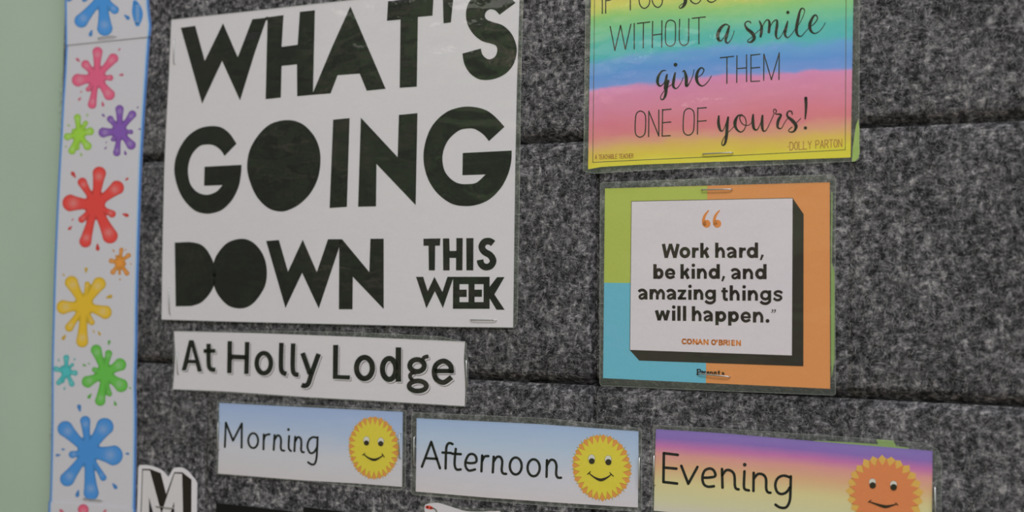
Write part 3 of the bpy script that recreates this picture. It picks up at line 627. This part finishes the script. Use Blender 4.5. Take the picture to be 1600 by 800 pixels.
scr(R4, [(70, 274, 14), (68, 335, 24), (84, 394, 17), (110, 385, 7), (142, 300, 8)], [(148, 284, 16), (140, 350, 24), (134, 440, 24), (122, 500, 18), (102, 518, 9), (96, 492, 7), (128, 430, 5), (178, 380, 5), (208, 345, 5)],
    [(265, 262, 8), (228, 273, 14), (205, 325, 27), (214, 375, 20), (250, 406, 10), (284, 382, 8), (298, 325, 8), (282, 278, 8), (252, 270, 8), (245, 300, 8), (272, 342, 7), (318, 350, 6), (350, 318, 5)],
    [(356, 262, 14), (354, 320, 25), (364, 378, 20), (394, 382, 8), (430, 300, 6)], [(434, 270, 16), (430, 335, 25), (438, 392, 15), (464, 392, 7), (500, 322, 6), (532, 250, 6)],
    [(528, 246, 6), (526, 224, 7), (540, 216, 7), (550, 232, 8), (544, 256, 8), (588, 262, 16), (566, 310, 25), (560, 364, 18), (590, 376, 7), (622, 322, 6), (652, 285, 5)],
    [(682, 258, 9), (676, 234, 9), (648, 236, 12), (640, 272, 16), (684, 312, 27), (714, 355, 27), (698, 398, 16), (664, 406, 8), (652, 390, 7), (682, 364, 6)], [(712, 332, 6), (735, 312, 6), (752, 292, 6)],
    [(795, 124, 26), (797, 200, 21), (790, 296, 11)])
s.disc(*R4([(792, 372)])[0], 2.5, h + IN)
s.build('script_lettering', ink((28, 28, 24)), rp)
GL = {'A': [[(0, 1), (.5, 0), (1, 1)], [(.2, .65), (.8, .65)]], 'B': [[(0, 0), (0, 1), (.7, 1), (1, .8), (.7, .5), (0, .5)], [(0, 0), (.65, 0), (.9, .22), (.7, .5)]], 'C': [[(1, .15), (.7, 0), (.25, .05), (0, .5), (.25, .95), (.7, 1), (1, .85)]],
      'D': [[(0, 0), (0, 1), (.6, 1), (1, .7), (1, .3), (.6, 0), (0, 0)]], 'E': [[(1, 0), (0, 0), (0, 1), (1, 1)], [(0, .5), (.85, .5)]], 'H': [[(0, 0), (0, 1)], [(1, 0), (1, 1)], [(0, .5), (1, .5)]], 'I': [[(.5, 0), (.5, 1)]],
      'L': [[(0, 0), (0, 1), (1, 1)]], 'N': [[(0, 1), (0, 0), (1, 1), (1, 0)]], 'O': [[(.5, 0), (.15, .12), (0, .5), (.15, .88), (.5, 1), (.85, .88), (1, .5), (.85, .12), (.5, 0)]], 'P': [[(0, 1), (0, 0), (.7, 0), (1, .25), (.7, .5), (0, .5)]],
      'R': [[(0, 1), (0, 0), (.7, 0), (1, .25), (.7, .5), (0, .5)], [(.5, .5), (1, 1)]], 'T': [[(0, 0), (1, 0)], [(.5, 0), (.5, 1)]], 'Y': [[(0, 0), (.5, .5), (1, 0)], [(.5, .5), (.5, 1)]], "'": [[(.5, 0), (.5, .3)]], '-': [[(.2, .55), (.8, .55)]], '.': [[(.4, .95), (.6, .95)]]}
def caps(s, boxes, wd, h):
    """boxes: (character, x0, x1, top left y, height, slope)"""
    for ch, x0, x1, y, hh, sl in boxes:
        for l in GL[ch]: s.stroke([(x0 + (x1 - x0) * a, y + hh * b + sl * (x1 - x0) * a) for a, b in l], wd, h, smooth=False)
def run(text, x0, x1, y0, sl, hh, gap=0.32, narrow="I'.-"):
    ws = [(0.35 if c in narrow else 0.6 if c == ' ' else 1.0) for c in text]; tot_ = sum(ws) + gap * (len(text) - 1); k = (x1 - x0) / tot_; x = x0; o = []
    for c, wv in zip(text, ws):
        if c != ' ': o.append((c, x, x + wv * k, y0 + sl * (x - x0), hh, sl))
        x += (wv + gap) * k
    return o
s = Sh(); caps(s, run('-DOLLY PARTON', 1230.5, 1315.5, 222.5, -0.062, 12.2), 0.95, h); s.build('small_print', ink((150, 98, 58)), rp)
s = Sh(); caps(s, run('A TEACHABLE TEACHER', 930, 989.5, 242.2, -0.035, 6.6), 0.7, h)
s.build('small_print', ink((150, 98, 58)), rp)
# lime reflection in the film's lower right corner, put in as a coloured sliver
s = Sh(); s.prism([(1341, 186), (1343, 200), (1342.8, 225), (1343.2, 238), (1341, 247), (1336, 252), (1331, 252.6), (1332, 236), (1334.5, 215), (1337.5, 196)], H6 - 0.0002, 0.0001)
s.build('lime_reflection', ink((150, 178, 82)), rp)
staple('staple along the lower edge of the rainbow poster', (1097.8, 240.6), (1144.7, 238.4), H6 + 0.0008)

# ------------------------------------------------------------------ quote card
H7 = 0.0015
qp = thing('quote_card', 'laminated lime, blue and orange quote card with a white panel reading Work hard', 'card', 1120, 605, H7)
Q1, Q2 = crop(930, 270, 4.1026), crop(930, 430, 4.1026)
TL, TR, BR, BL = (945.2, 294.4), (1296.4, 284.8), (1297, 607.5), (942.3, 590.8)
TM, BM, CM, LM = (1105.3, 290.3), (1103, 598.6), (1104, 443), (943.8, 441.8)
sheet('paper_sheet', [TL, TR], [TR, BR], [BL, BR], [TL, BL], H7, ink((212, 134, 80)), qp)
Sh().poly([TL, TM, CM, LM], H7 + IN).build('printed_lime_block', ink((160, 171, 80)), qp)
Sh().poly([LM, CM, BM, BL], H7 + IN).build('printed_blue_block', ink((98, 166, 186)), qp)
Sh().poly(Q1([(1266, 162), (1336, 265)]) + Q2([(1334, 583), (282, 547), (222, 480)]) + Q1([(232, 300)]), H7 + 2 * IN).build('printed_black_side', ink((46, 42, 36)), qp)
Sh().poly([(986.2, 314.1), (1239, 309.1), (1238, 556), (983.7, 547.3)], H7 + 2.5 * IN).build('panel_outline', ink((70, 60, 52)), qp)
Sh().poly([(986.9, 315), (1238.4, 310), (1237.2, 555.3), (984.5, 546.7)], H7 + 3 * IN).build('white_panel', ink((196, 189, 194)), qp)
film(qp, [TL, TR, BR, BL], [(938, 285), (1120, 278, 0), (1300, 272.5), (1306, 277), (1305, 450, 0), (1306, 618), (1120, 611, 0), (937, 603)], H7 + 0.0006, r=5)
h = H7 + 4 * IN; s = Sh()
K6 = crop(1070, 280, 9.41)
for bx, pts in ((320, [(288, 655, 62), (275, 600, 44), (298, 528, 36), (348, 462, 18)]), (478, [(446, 655, 62), (434, 600, 44), (456, 528, 36), (508, 462, 18)])):
    s.disc(*K6([(bx, 655)])[0], 58 / 9.41, h, None, 20); s.stroke(K6(pts), 1, h)
s.build('quotation_mark', ink((208, 126, 66)), qp)
K1, K2, K3, K4, K5 = crop(990, 370, 10.667), crop(1110, 370, 10.667), crop(990, 440, 10.667), crop(1110, 440, 10.667), crop(1060, 520, 10)
s = Sh(); BW = 56
def bs(g, pts, wd=BW, **k): k.setdefault('cap', False); s.stroke(g(pts), wd / g.s, h, **k)
def bring(g, x0, x1, y0, y1, wd=BW):
    cx, cy, rx, ry = (x0 + x1) / 2, (y0 + y1) / 2, (x1 - x0 - wd) / 2, (y1 - y0 - wd) / 2
    bs(g, [(cx + rx * math.cos(t * math.tau / 14), cy + ry * math.sin(t * math.tau / 14)) for t in range(14)], wd, closed=True)
def ch(g, c, x0, x1, y0, y1, ya=None, yd=None):
    w2 = BW / 2; X = lambda t: x0 + (x1 - x0) * t; Y = lambda t: y0 + (y1 - y0) * t
    if c == 'o': bring(g, x0, x1, y0 - 4, y1 + 4)
    elif c in 'bp':
        bring(g, x0 + 12, x1, y0 - 4, y1 + 4); bs(g, [(x0 + w2, ya if c == 'b' else y0), (x0 + w2, y1 if c == 'b' else yd)])
    elif c == 'd': bring(g, x0, x1 - 12, y0 - 4, y1 + 4); bs(g, [(x1 - w2, ya), (x1 - w2, y1)])
    elif c == 'g':
        bring(g, x0, x1 - 12, y0 - 4, y1 - 2, 48); bs(g, [(x1 - w2, y0), (x1 - w2, y1 - 20), (x1 - w2 - 6, yd - 55), (X(.55), yd - 24), (X(.22), yd - 32), (X(.04), yd - 62)], 48)
    elif c in 'hn':
        bs(g, [(x0 + w2, ya if c == 'h' else y0), (x0 + w2, y1)]); bs(g, [(x0 + 30, Y(.5)), (X(.38), Y(.2)), (X(.62), Y(.13)), (x1 - w2 - 2, Y(.42)), (x1 - w2, Y(.7)), (x1 - w2, y1)], 50)
    elif c == 'm':
        bs(g, [(x0 + w2, y0), (x0 + w2, y1)])
        for a, b in ((.08, .50), (.5, .90)):
            e = X(b) if b < .6 else x1 - w2; bs(g, [(X(a) + 14, Y(.48)), (X(a + .16), Y(.18)), (X(a + .27), Y(.14)), (e, Y(.42)), (e, Y(.7)), (e, y1)], 48)
    elif c == 'i': bs(g, [(x0 + w2, y0), (x0 + w2, y1)]); s.disc(*g([(x0 + w2 + 2, y0 - 58)])[0], 30 / g.s, h)
    elif c == 'l': bs(g, [(x0 + w2, ya), (x0 + w2, y1)])
    elif c == 'r': bs(g, [(x0 + w2, y0), (x0 + w2, y1)]); bs(g, [(x0 + 34, Y(.5)), (X(.5), Y(.2)), (x1, Y(.16))], 50)
    elif c == 'k': bs(g, [(x0 + w2, ya), (x0 + w2, y1)]); bs(g, [(x0 + 40, Y(.6)), (X(.86), y0)], 50); bs(g, [(X(.50), Y(.30)), (X(.86), y1)], 54)
    elif c == 'a':
        bs(g, [(X(.06), Y(.28)), (X(.22), Y(.13)), (X(.55), Y(.12)), (x1 - w2 - 4, Y(.33)), (x1 - w2, Y(.6)), (x1 - w2, y1)], 48)
        bs(g, [(x1 - 40, Y(.50)), (X(.42), Y(.53)), (X(.15), Y(.70)), (X(.24), Y(.89)), (X(.5), Y(.89)), (x1 - 45, Y(.70))], 40)
    elif c == 'e':
        bs(g, [(X(.12), Y(.52)), (X(.97), Y(.52))], 34); bs(g, [(x1 - 24, Y(.58)), (X(.80), Y(.26)), (X(.5), Y(.12)), (X(.22), Y(.26)), (X(.14), Y(.52)), (X(.24), Y(.76)), (X(.52), Y(.89)), (X(.92), Y(.74))], 48)
    elif c == 's': bs(g, [(X(.93), Y(.28)), (X(.75), Y(.13)), (X(.4), Y(.11)), (X(.16), Y(.27)), (X(.35), Y(.44)), (X(.7), Y(.54)), (X(.84), Y(.72)), (X(.62), Y(.89)), (X(.3), Y(.89)), (X(.05), Y(.72))], 42)
    elif c == 't': bs(g, [(X(.45), ya), (X(.45), Y(.6)), (X(.58), Y(.86)), (x1, Y(.88))], 50); bs(g, [(x0, Y(.12)), (x1, Y(.12))], 40)
    elif c == 'w': bs(g, [(X(.1), y0), (X(.29), y1)]); bs(g, [(X(.29), y1), (X(.5), y0 + 6)], 46); bs(g, [(X(.5), y0 + 6), (X(.71), y1)], 46); bs(g, [(X(.71), y1), (X(.9), y0)]); 
    elif c == 'z': bs(g, [(x0, y0 + 22), (x1, y0 + 22)], 42); bs(g, [(x0, y1 - 22), (x1, y1 - 22)], 42); bs(g, [(x1 - 32, y0 + 24), (x0 + 32, y1 - 24)], 54)
bs(K1, [(497, 118), (545, 350)], 56); bs(K1, [(545, 350), (616, 118)], 50); bs(K1, [(616, 118), (686, 350)], 50); bs(K1, [(686, 350), (742, 118)], 56)
ch(K1, 'o', 765, 945, 172, 352); ch(K1, 'r', 972, 1085, 178, 350); ch(K1, 'k', 1110, 1262, 182, 350, 102)
ch(K2, 'h', 78, 245, 175, 350, 97); ch(K2, 'a', 275, 440, 172, 352); ch(K2, 'r', 477, 590, 178, 350); ch(K2, 'd', 605, 795, 172, 352, 96); bs(K2, [(872, 298, 42), (838, 388, 30)])
ch(K1, 'b', 328, 500, 525, 700, 455); ch(K1, 'e', 522, 695, 525, 702); ch(K1, 'k', 780, 935, 530, 700, 455); ch(K1, 'i', 966, 1018, 533, 700); ch(K1, 'n', 1055, 1223, 528, 700); ch(K1, 'd', 1250, 1438, 525, 700, 455)
bs(K2, [(228, 655, 42), (196, 742, 30)]); ch(K2, 'a', 345, 508, 525, 706); ch(K2, 'n', 540, 715, 530, 706); ch(K2, 'd', 745, 937, 528, 706, 455)
ch(K3, 'a', 78, 235, 122, 298); ch(K3, 'm', 265, 525, 124, 298); ch(K3, 'a', 552, 712, 125, 300); ch(K3, 'z', 735, 877, 132, 302); ch(K3, 'i', 910, 962, 137, 303); ch(K3, 'n', 1000, 1165, 130, 303); ch(K3, 'g', 1190, 1376, 134, 303, None, 380)
ch(K4, 't', 182, 290, 138, 318, 100); ch(K4, 'h', 320, 490, 140, 316, 62); ch(K4, 'i', 532, 584, 145, 318); ch(K4, 'n', 622, 795, 143, 318); ch(K4, 'g', 828, 1017, 146, 318, None, 390); ch(K4, 's', 1047, 1205, 145, 325)
ch(K3, 'w', 355, 607, 478, 645); ch(K3, 'i', 640, 692, 482, 652); ch(K3, 'l', 728, 780, 0, 653, 405); ch(K3, 'l', 821, 873, 0, 655, 405); ch(K3, 'h', 970, 1135, 482, 658, 410); ch(K3, 'a', 1164, 1324, 485, 662)
ch(K4, 'p', 82, 265, 494, 668, None, 726); ch(K4, 'p', 295, 475, 496, 672, None, 733); ch(K4, 'e', 503, 675, 500, 680); ch(K4, 'n', 708, 885, 503, 682); s.disc(*K4([(952, 655)])[0], 3.1, h)
for x in (1034, 1076): s.disc(*K4([(x, 474)])[0], 1.2, h); bs(K4, [(x + 8, 474, 18), (x + 2, 500, 14), (x - 22, 522, 8)])
s.build('lettering', ink((37, 28, 25)), qp)['label'] = 'bold dark lettering'
s = Sh()
caps(s, [(c, 1060 + a / 10, 1060 + b / 10, 529.8 + 0.030 * (a - 50) / 10, 7.0, 0.03) for c, a, b in (('C', 58, 120), ('O', 140, 205), ('N', 235, 288), ('A', 308, 372), ('N', 402, 460), ('O', 520, 582), ("'", 592, 612), ('B', 640, 688), ('R', 712, 768), ('I', 785, 805), ('E', 838, 876), ('N', 912, 966))], 2.3, h)
s.build('author_line', ink((208, 126, 66)), qp)
s = Sh()
def kk(*ls):
    for l in ls: s.stroke(K5(l), 1.5, h)
kk([(300, 575, 20), (300, 650, 22)], [(285, 572, 10), (335, 572, 14), (350, 600, 18), (310, 618, 10)], [(285, 652, 10), (318, 652, 10)], [(358, 605, 12), (385, 603, 16), (390, 635, 16)], [(385, 618, 12), (360, 625, 14), (372, 637, 12)],
   [(410, 605, 16), (410, 638, 16)], [(412, 612, 10), (432, 608, 12)], [(448, 622, 14), (478, 620, 10), (468, 606, 12), (450, 620, 16), (478, 640, 10)], [(498, 612, 16), (498, 642, 16)], [(500, 618, 10), (526, 612, 16), (530, 646, 16)],
   [(560, 612, 16), (560, 646, 16)], [(562, 620, 10), (585, 612, 16), (590, 650, 16)], [(632, 595, 18), (632, 650, 18)], [(612, 615, 10), (652, 617, 10)], [(712, 625, 10), (688, 620, 12), (690, 636, 14), (714, 645, 14), (688, 652, 10)])
s.build('logo_lettering', ink((22, 20, 18)), qp)
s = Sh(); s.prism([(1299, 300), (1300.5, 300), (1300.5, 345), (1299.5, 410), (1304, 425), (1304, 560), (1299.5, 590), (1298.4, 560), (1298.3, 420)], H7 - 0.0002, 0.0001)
s.build('lime_reflection', ink((128, 158, 84)), qp)  # green reflection along the film's right edge, modelled as a coloured sliver
staple('staple across the lime and orange join at the top of the quote card', (1096, 296.6), (1143.3, 295.6), H7 + 0.001)
staple('staple under the small logo at the bottom of the quote card', (1091, 583.5), (1140, 588.6), H7 + 0.001)
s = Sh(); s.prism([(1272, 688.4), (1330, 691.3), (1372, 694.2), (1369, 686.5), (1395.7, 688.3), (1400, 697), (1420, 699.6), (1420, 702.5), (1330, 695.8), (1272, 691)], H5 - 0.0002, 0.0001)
s.build('lime_reflection', ink((132, 160, 88)), evening)  # green reflection on the Evening film's top edge, coloured in as a thin shape

# ------------------------------------------------------------------ splat border strips down the left side
SPL = attr_mat('splat_print')
def splat(parent, g, ctr, arms, drops, rgb, h, step=0.7, k=5.0):
    c0 = g([(ctr[0], ctr[1])])[0]; cr_ = ctr[2] / g.s; base = np.array(alb(rgb)[:3])
    ar = [(g([(a[0], a[1])])[0], a[2] / g.s) for a in arms]
    xs = [p[0] for p, r in ar] + [c0[0]]; ys = [p[1] for p, r in ar] + [c0[1]]; mr = max(r for p, r in ar) + 4
    X, Y = np.meshgrid(np.arange(min(xs) - mr, max(xs) + mr, step), np.arange(min(ys) - mr, max(ys) + mr, step))
    def smin(a, b, kk): q = np.clip(0.5 + 0.5 * (b - a) / kk, 0, 1); return b * (1 - q) + a * q - kk * q * (1 - q)
    D = np.hypot(X - c0[0], Y - c0[1]) - cr_; Hh = np.zeros_like(X)
    for (p, r) in ar:
        vx, vy = p[0] - c0[0], p[1] - c0[1]; L2 = vx * vx + vy * vy; L = math.sqrt(L2)
        e = 1 - r / L * 0.9; px_, py_ = c0[0] + vx * e, c0[1] + vy * e     # centre of the bulb
        vx, vy = px_ - c0[0], py_ - c0[1]; L2 = vx * vx + vy * vy
        t = np.clip(((X - c0[0]) * vx + (Y - c0[1]) * vy) / L2, 0, 1)
        rad = r * (0.62 + 0.44 * t ** 2.4)
        D = smin(D, np.hypot(X - c0[0] - vx * t, Y - c0[1] - vy * t) - rad, k)
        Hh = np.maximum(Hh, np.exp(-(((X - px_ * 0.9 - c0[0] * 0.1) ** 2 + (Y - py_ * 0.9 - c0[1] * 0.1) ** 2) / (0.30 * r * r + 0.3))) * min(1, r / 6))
    s = Sh(); idx = {}
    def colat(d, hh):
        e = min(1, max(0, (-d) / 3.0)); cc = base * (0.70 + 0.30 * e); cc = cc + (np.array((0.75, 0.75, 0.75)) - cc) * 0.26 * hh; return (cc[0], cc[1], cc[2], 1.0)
    def vert(key, x, y, d, hh):
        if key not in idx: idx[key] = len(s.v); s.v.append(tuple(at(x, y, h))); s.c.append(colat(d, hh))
        return idx[key]
    ny, nx = D.shape; ins = D < 0
    anyc = ins[:-1, :-1] | ins[1:, :-1] | ins[:-1, 1:] | ins[1:, 1:]
    for j, i in zip(*np.nonzero(anyc)):
        cs = [(j, i), (j, i + 1), (j + 1, i + 1), (j + 1, i)]; poly = []
        for a in range(4):
            p, q = cs[a], cs[(a + 1) % 4]
            if ins[p]: poly.append(vert(p, X[p], Y[p], D[p], Hh[p]))
            if ins[p] != ins[q]:
                t = D[p] / (D[p] - D[q]); kk_ = (min(p, q), max(p, q), 'e')
                poly.append(vert(kk_, X[p] + (X[q] - X[p]) * t, Y[p] + (Y[q] - Y[p]) * t, 0, 0))
        if len(poly) > 2: s.face(poly)
    for d in drops:
        a = g([(d[0], d[1])])[0]; an = math.atan2(a[1] - c0[1], a[0] - c0[0]); r = d[2] / g.s; b0 = len(s.v)
        for q in range(10):
            th = math.tau * q / 10; lx, ly = r * 1.7 * math.cos(th), r * math.sin(th) * (1 if math.cos(th) > 0 else 0.6)
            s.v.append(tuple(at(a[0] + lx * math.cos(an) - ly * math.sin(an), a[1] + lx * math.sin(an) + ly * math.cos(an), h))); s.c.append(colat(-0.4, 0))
        s.face(list(range(b0, b0 + 10)))
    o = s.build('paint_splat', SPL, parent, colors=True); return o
H8 = 0.001; EDGE = ink((54, 106, 176)); EDGE2 = ink((136, 168, 210))
def strip(label, T, R, B, L, H, px, py):
    t = thing('border_strip', label, 'border strip', px, py, H, 'splat border strips down the edge of the felt')
    sheet('paper_sheet', T, R, B, L, H, ink((181, 179, 185)), t, n=8, mm=40)
    for nm, e_, off, wd_, mt in (('blue_edge_line', L, 1.2, 2.2, EDGE), ('blue_edge_line', R, -1.4, 3.0, EDGE), ('pale_edge_line', R, -4.0, 2.6, EDGE2), ('pale_edge_line', L, 3.0, 1.4, EDGE2)):
        s = Sh(); s.stroke([(p[0] + off, p[1]) for p in resample(e_, 30)], wd_, H + IN); s.build(nm, mt, t)
    return t
Lm = [(103, 66), (101, 110), (97.5, 160), (95.5, 200), (92, 260), (88.5, 330), (86, 390), (84, 450), (82.3, 510), (80.8, 570), (80.8, 640), (80, 700), (78.6, 760), (77.5, 792)]
Rm = [(234.5, 54), (230.5, 110), (226.5, 170), (221.8, 250), (219, 330), (216.8, 400), (215, 470), (214.3, 540), (212.5, 600), (213.3, 650), (212.5, 720), (211.5, 780), (211, 800)]
mid = strip('splat border strip running down between the two overlaps, most of it in view', [(103, 66), (234.5, 54)], Rm, [(77.5, 792), (211, 800)], Lm, H8, 150, 790)
top = strip('upper splat border strip overlapping the one below, cut off by the photo top', [(100, -120), (235, -132)], [(235, -132), (232, -40), (233, 10), (236.5, 40), (235, 57)], [(102, 70.5), (235, 57)], [(100, -120), (100.5, -40), (101.5, 20), (102, 70.5)], H8 + 0.0006, 165, 60)
low = strip('lowest splat border strip, only its top showing at the photo bottom', [(76, 784), (212, 796)], [(212, 796), (210, 930)], [(72, 930), (210, 930)], [(76, 784), (72, 930)], H8 + 0.0006, 145, 930)
CP1, CP2, CP3, CP4, CP5, CP6 = crop(70, 0, 6.667), crop(70, 60, 4), crop(70, 240, 4), crop(70, 400, 4), crop(70, 520, 5.714), crop(70, 620, 4.444)
hs = H8 + IN
def sp(par, g, c, a, d, rgb, lab, hh=hs): splat(par, g, c, a, d, rgb, hh)['label'] = lab
sp(mid, CP2, (325, 245, 50), [(330, 58, 30), (445, 105, 30), (425, 246, 18), (420, 375, 34), (292, 435, 26), (262, 328, 14), (175, 265, 38), (240, 145, 26)], [(208, 135, 10), (465, 70, 6), (478, 228, 9), (362, 410, 10), (218, 378, 8), (228, 333, 5)], (200, 88, 120), 'pink paint splat')
sp(mid, CP2, (468, 580, 40), [(467, 420, 25), (560, 458, 24), (550, 585, 14), (555, 685, 28), (447, 733, 22), (418, 640, 12), (340, 590, 30), (398, 490, 20)], [(367, 482, 8), (580, 432, 5), (593, 567, 6), (503, 715, 9), (380, 685, 6), (385, 650, 4)], (118, 80, 156), 'purple paint splat')
sp(mid, CP2, (212, 600, 34), [(203, 476, 21), (262, 518, 15), (303, 575, 24), (280, 690, 25), (207, 695, 10), (162, 720, 22), (123, 618, 22), (172, 570, 8)], [(265, 480, 6), (150, 545, 6), (132, 675, 5), (227, 725, 7)], (142, 186, 64), 'lime paint splat')
sp(mid, CP3, (315, 320, 60), [(345, 88, 40), (480, 190, 42), (438, 386, 22), (425, 550, 46), (245, 580, 36), (218, 425, 20), (118, 305, 50), (222, 158, 28)], [(180, 132, 14), (512, 160, 8), (505, 383, 13), (330, 585, 14), (158, 465, 10), (175, 412, 5)], (202, 66, 62), 'red paint splat')
sp(mid, CP3, (468, 680, 22), [(480, 590, 13), (533, 628, 14), (508, 690, 7), (520, 758, 15), (467, 757, 8), (418, 752, 15), (402, 668, 15), (445, 635, 7)], [(430, 608, 6), (505, 602, 4), (537, 690, 4), (470, 785, 5)], (218, 132, 58), 'small orange paint splat')
sp(mid, CP4, (245, 310, 55), [(150, 135, 40), (268, 162, 16), (360, 145, 40), (410, 362, 40), (300, 428, 18), (232, 565, 36), (140, 465, 26), (80, 322, 42)], [(258, 88, 11), (118, 118, 6), (402, 255, 13), (340, 483, 9), (120, 508, 12), (305, 470, 6)], (206, 164, 48), 'yellow paint splat')
sp(mid, CP5, (535, 365, 66), [(445, 115, 46), (575, 158, 30), (712, 260, 54), (722, 498, 58), (582, 565, 22), (488, 645, 44), (342, 455, 50), (425, 322, 22)], [(573, 88, 14), (355, 290, 11), (395, 275, 7), (400, 565, 16), (628, 630, 14), (760, 492, 8)], (92, 168, 70), 'green paint splat')
sp(mid, CP5, (190, 345, 30), [(192, 200, 25), (255, 275, 14), (290, 362, 24), (250, 475, 24), (162, 445, 10), (112, 462, 22), (80, 318, 24), (150, 298, 9)], [(265, 238, 8), (125, 245, 8), (175, 495, 9)], (72, 168, 170), 'small teal paint splat')
sp(mid, CP6, (300, 380, 66), [(110, 190, 52), (278, 138, 34), (445, 165, 58), (530, 415, 66), (415, 578, 22), (325, 710, 50), (130, 605, 48), (170, 405, 24)], [(240, 78, 16), (128, 365, 8), (92, 405, 11), (572, 395, 9), (485, 620, 15), (228, 672, 16)], (66, 128, 192), 'large blue paint splat')
ht = H8 + 0.0006 + IN
sp(top, CP1, (600, -40, 80), [(340, 262, 68), (630, 360, 76), (752, 130, 42), (820, -150, 60), (560, -300, 60), (380, -180, 60)], [(480, 345, 22), (855, 178, 22), (258, 0, 18), (420, 0, 20)], (66, 130, 194), 'blue paint splat', ht)
s = Sh(); s.stroke(CP1([(940, 25, 50), (955, 80, 95), (965, 140, 112), (968, 200, 90), (965, 250, 50)]), 1, ht); s.build('maker_badge', ink((62, 124, 186)), top)
s = Sh()
for q in range(9): a = CP1([(945 + (q % 2) * 6, 60 + q * 21)])[0]; s.stroke([a, (a[0] + 5.2, a[1] - 0.4)], 0.9, ht + IN)
s.build('badge_lettering', ink((170, 186, 206)), top)
sp(low, CP6, (285, 900, 40), [(262, 752, 36), (400, 850, 40), (150, 900, 40), (330, 1020, 40)], [(118, 795, 12), (415, 795, 9)], (204, 84, 112), 'pink paint splat', ht)
staple('staple near the bottom of the upper splat strip', (153, 59.5), (181, 56), H8 + 0.0012)
staple('staple across the tip of the large blue splat', (130, 779), (159, 781.5), H8 + 0.0006)

# ------------------------------------------------------------------ things at the lower edge
H9 = 0.0012; M7 = crop(210, 720, 10)
mc = thing('letter_cutout', 'white cut-out letter M with black drop shading at the photo bottom', 'letter', 258, 830, H9)
out = M7(curve([(30, 1100)], [(62, 100)], ('S', (88, 67), (200, 68), (320, 98), (430, 150), (490, 215)), [(522, 258)], ('S', (560, 205), (600, 132), (650, 106), (740, 108), (830, 160), (950, 300)), [(975, 350), (968, 1100)]))
Sh().prism(out, H9, 0.0004).build('card_backing', PAPER, mc)
Sh().poly(M7([(88, 1060), (120, 125), (245, 128), (412, 192), (495, 520), (622, 176), (750, 180), (892, 293), (888, 1060)]), H9 + IN).build('black_shading', ink((34, 30, 26)), mc)
Sh().poly(M7([(102, 1060), (132, 146), (243, 152), (385, 680), (412, 785), (418, 860), (440, 770), (468, 685), (628, 198), (745, 205), (765, 1060)]), H9 + 2 * IN).build('white_letter_face', ink((186, 182, 184)), mc)
Sh().poly(M7([(228, 570), (310, 880), (330, 1060), (232, 1060)]), H9 + 3 * IN).poly(M7([(620, 640), (520, 960), (500, 1060), (628, 1060)]), H9 + 3 * IN).build('black_inner_shading', ink((28, 28, 30)), mc)
staple('thin staple across the cut-out letter M', (243.5, 791), (272, 794), H9 + 0.0004)
def black_card(label, pts, H):
    t = tag(Sh().prism(pts, H, 0.0006).build('black_card', ink((14, 14, 14), 0.7), None, origin=at(pts[-1][0], pts[-1][1], H)), label, 'card', 'black cards at the photo bottom'); return t
black_card('wide black card corner right of the cut-out M', [(338, 786), (400, 793), (462, 799.8), (458, 870), (334, 856)], 0.0012)
black_card('small black card corner below the end of the Morning card', [(474.7, 792.5), (545, 800.8), (543, 876), (471, 868)], 0.0012)
B6 = crop(650, 770, 10.667)
wc = thing('picture_cutout', 'white laminated cut-out drawing with a red tip below the Afternoon card', 'picture', 730, 840, 0.0012)
co = B6(spline([(150, 330), (143, 230), (172, 190), (250, 172), (330, 165), (400, 175), (560, 225), (700, 270), (830, 304), (1050, 316), (1290, 306), (1420, 340), (1400, 700), (800, 760), (250, 700)], True, 4))
Sh().prism(co, 0.0012, 0.0003).build('paper_sheet', PAPER, wc)
s = Sh(); s.stroke(B6([(180, 238, 50), (225, 245, 62), (262, 254, 46)]), 1, 0.0012 + IN); s.build('red_tip', ink((206, 72, 58)), wc)
s = Sh(); s.stroke(B6([(285, 258), (325, 280), (345, 320), (350, 420)]), 2.2, 0.0012 + IN); s.build('grey_line', ink((108, 108, 102)), wc)
fo = B6(spline([(95, 330), (80, 190), (130, 140), (260, 125), (400, 122), (560, 160), (700, 205), (830, 240), (1050, 256), (1290, 246), (1460, 290), (1450, 740), (800, 800), (200, 740)], True, 4))
Sh().poly(fo, 0.0015, [co]).build('laminate_rim', RIM, wc); Sh().poly(co, 0.00155).build('laminate_film', FILM, wc)
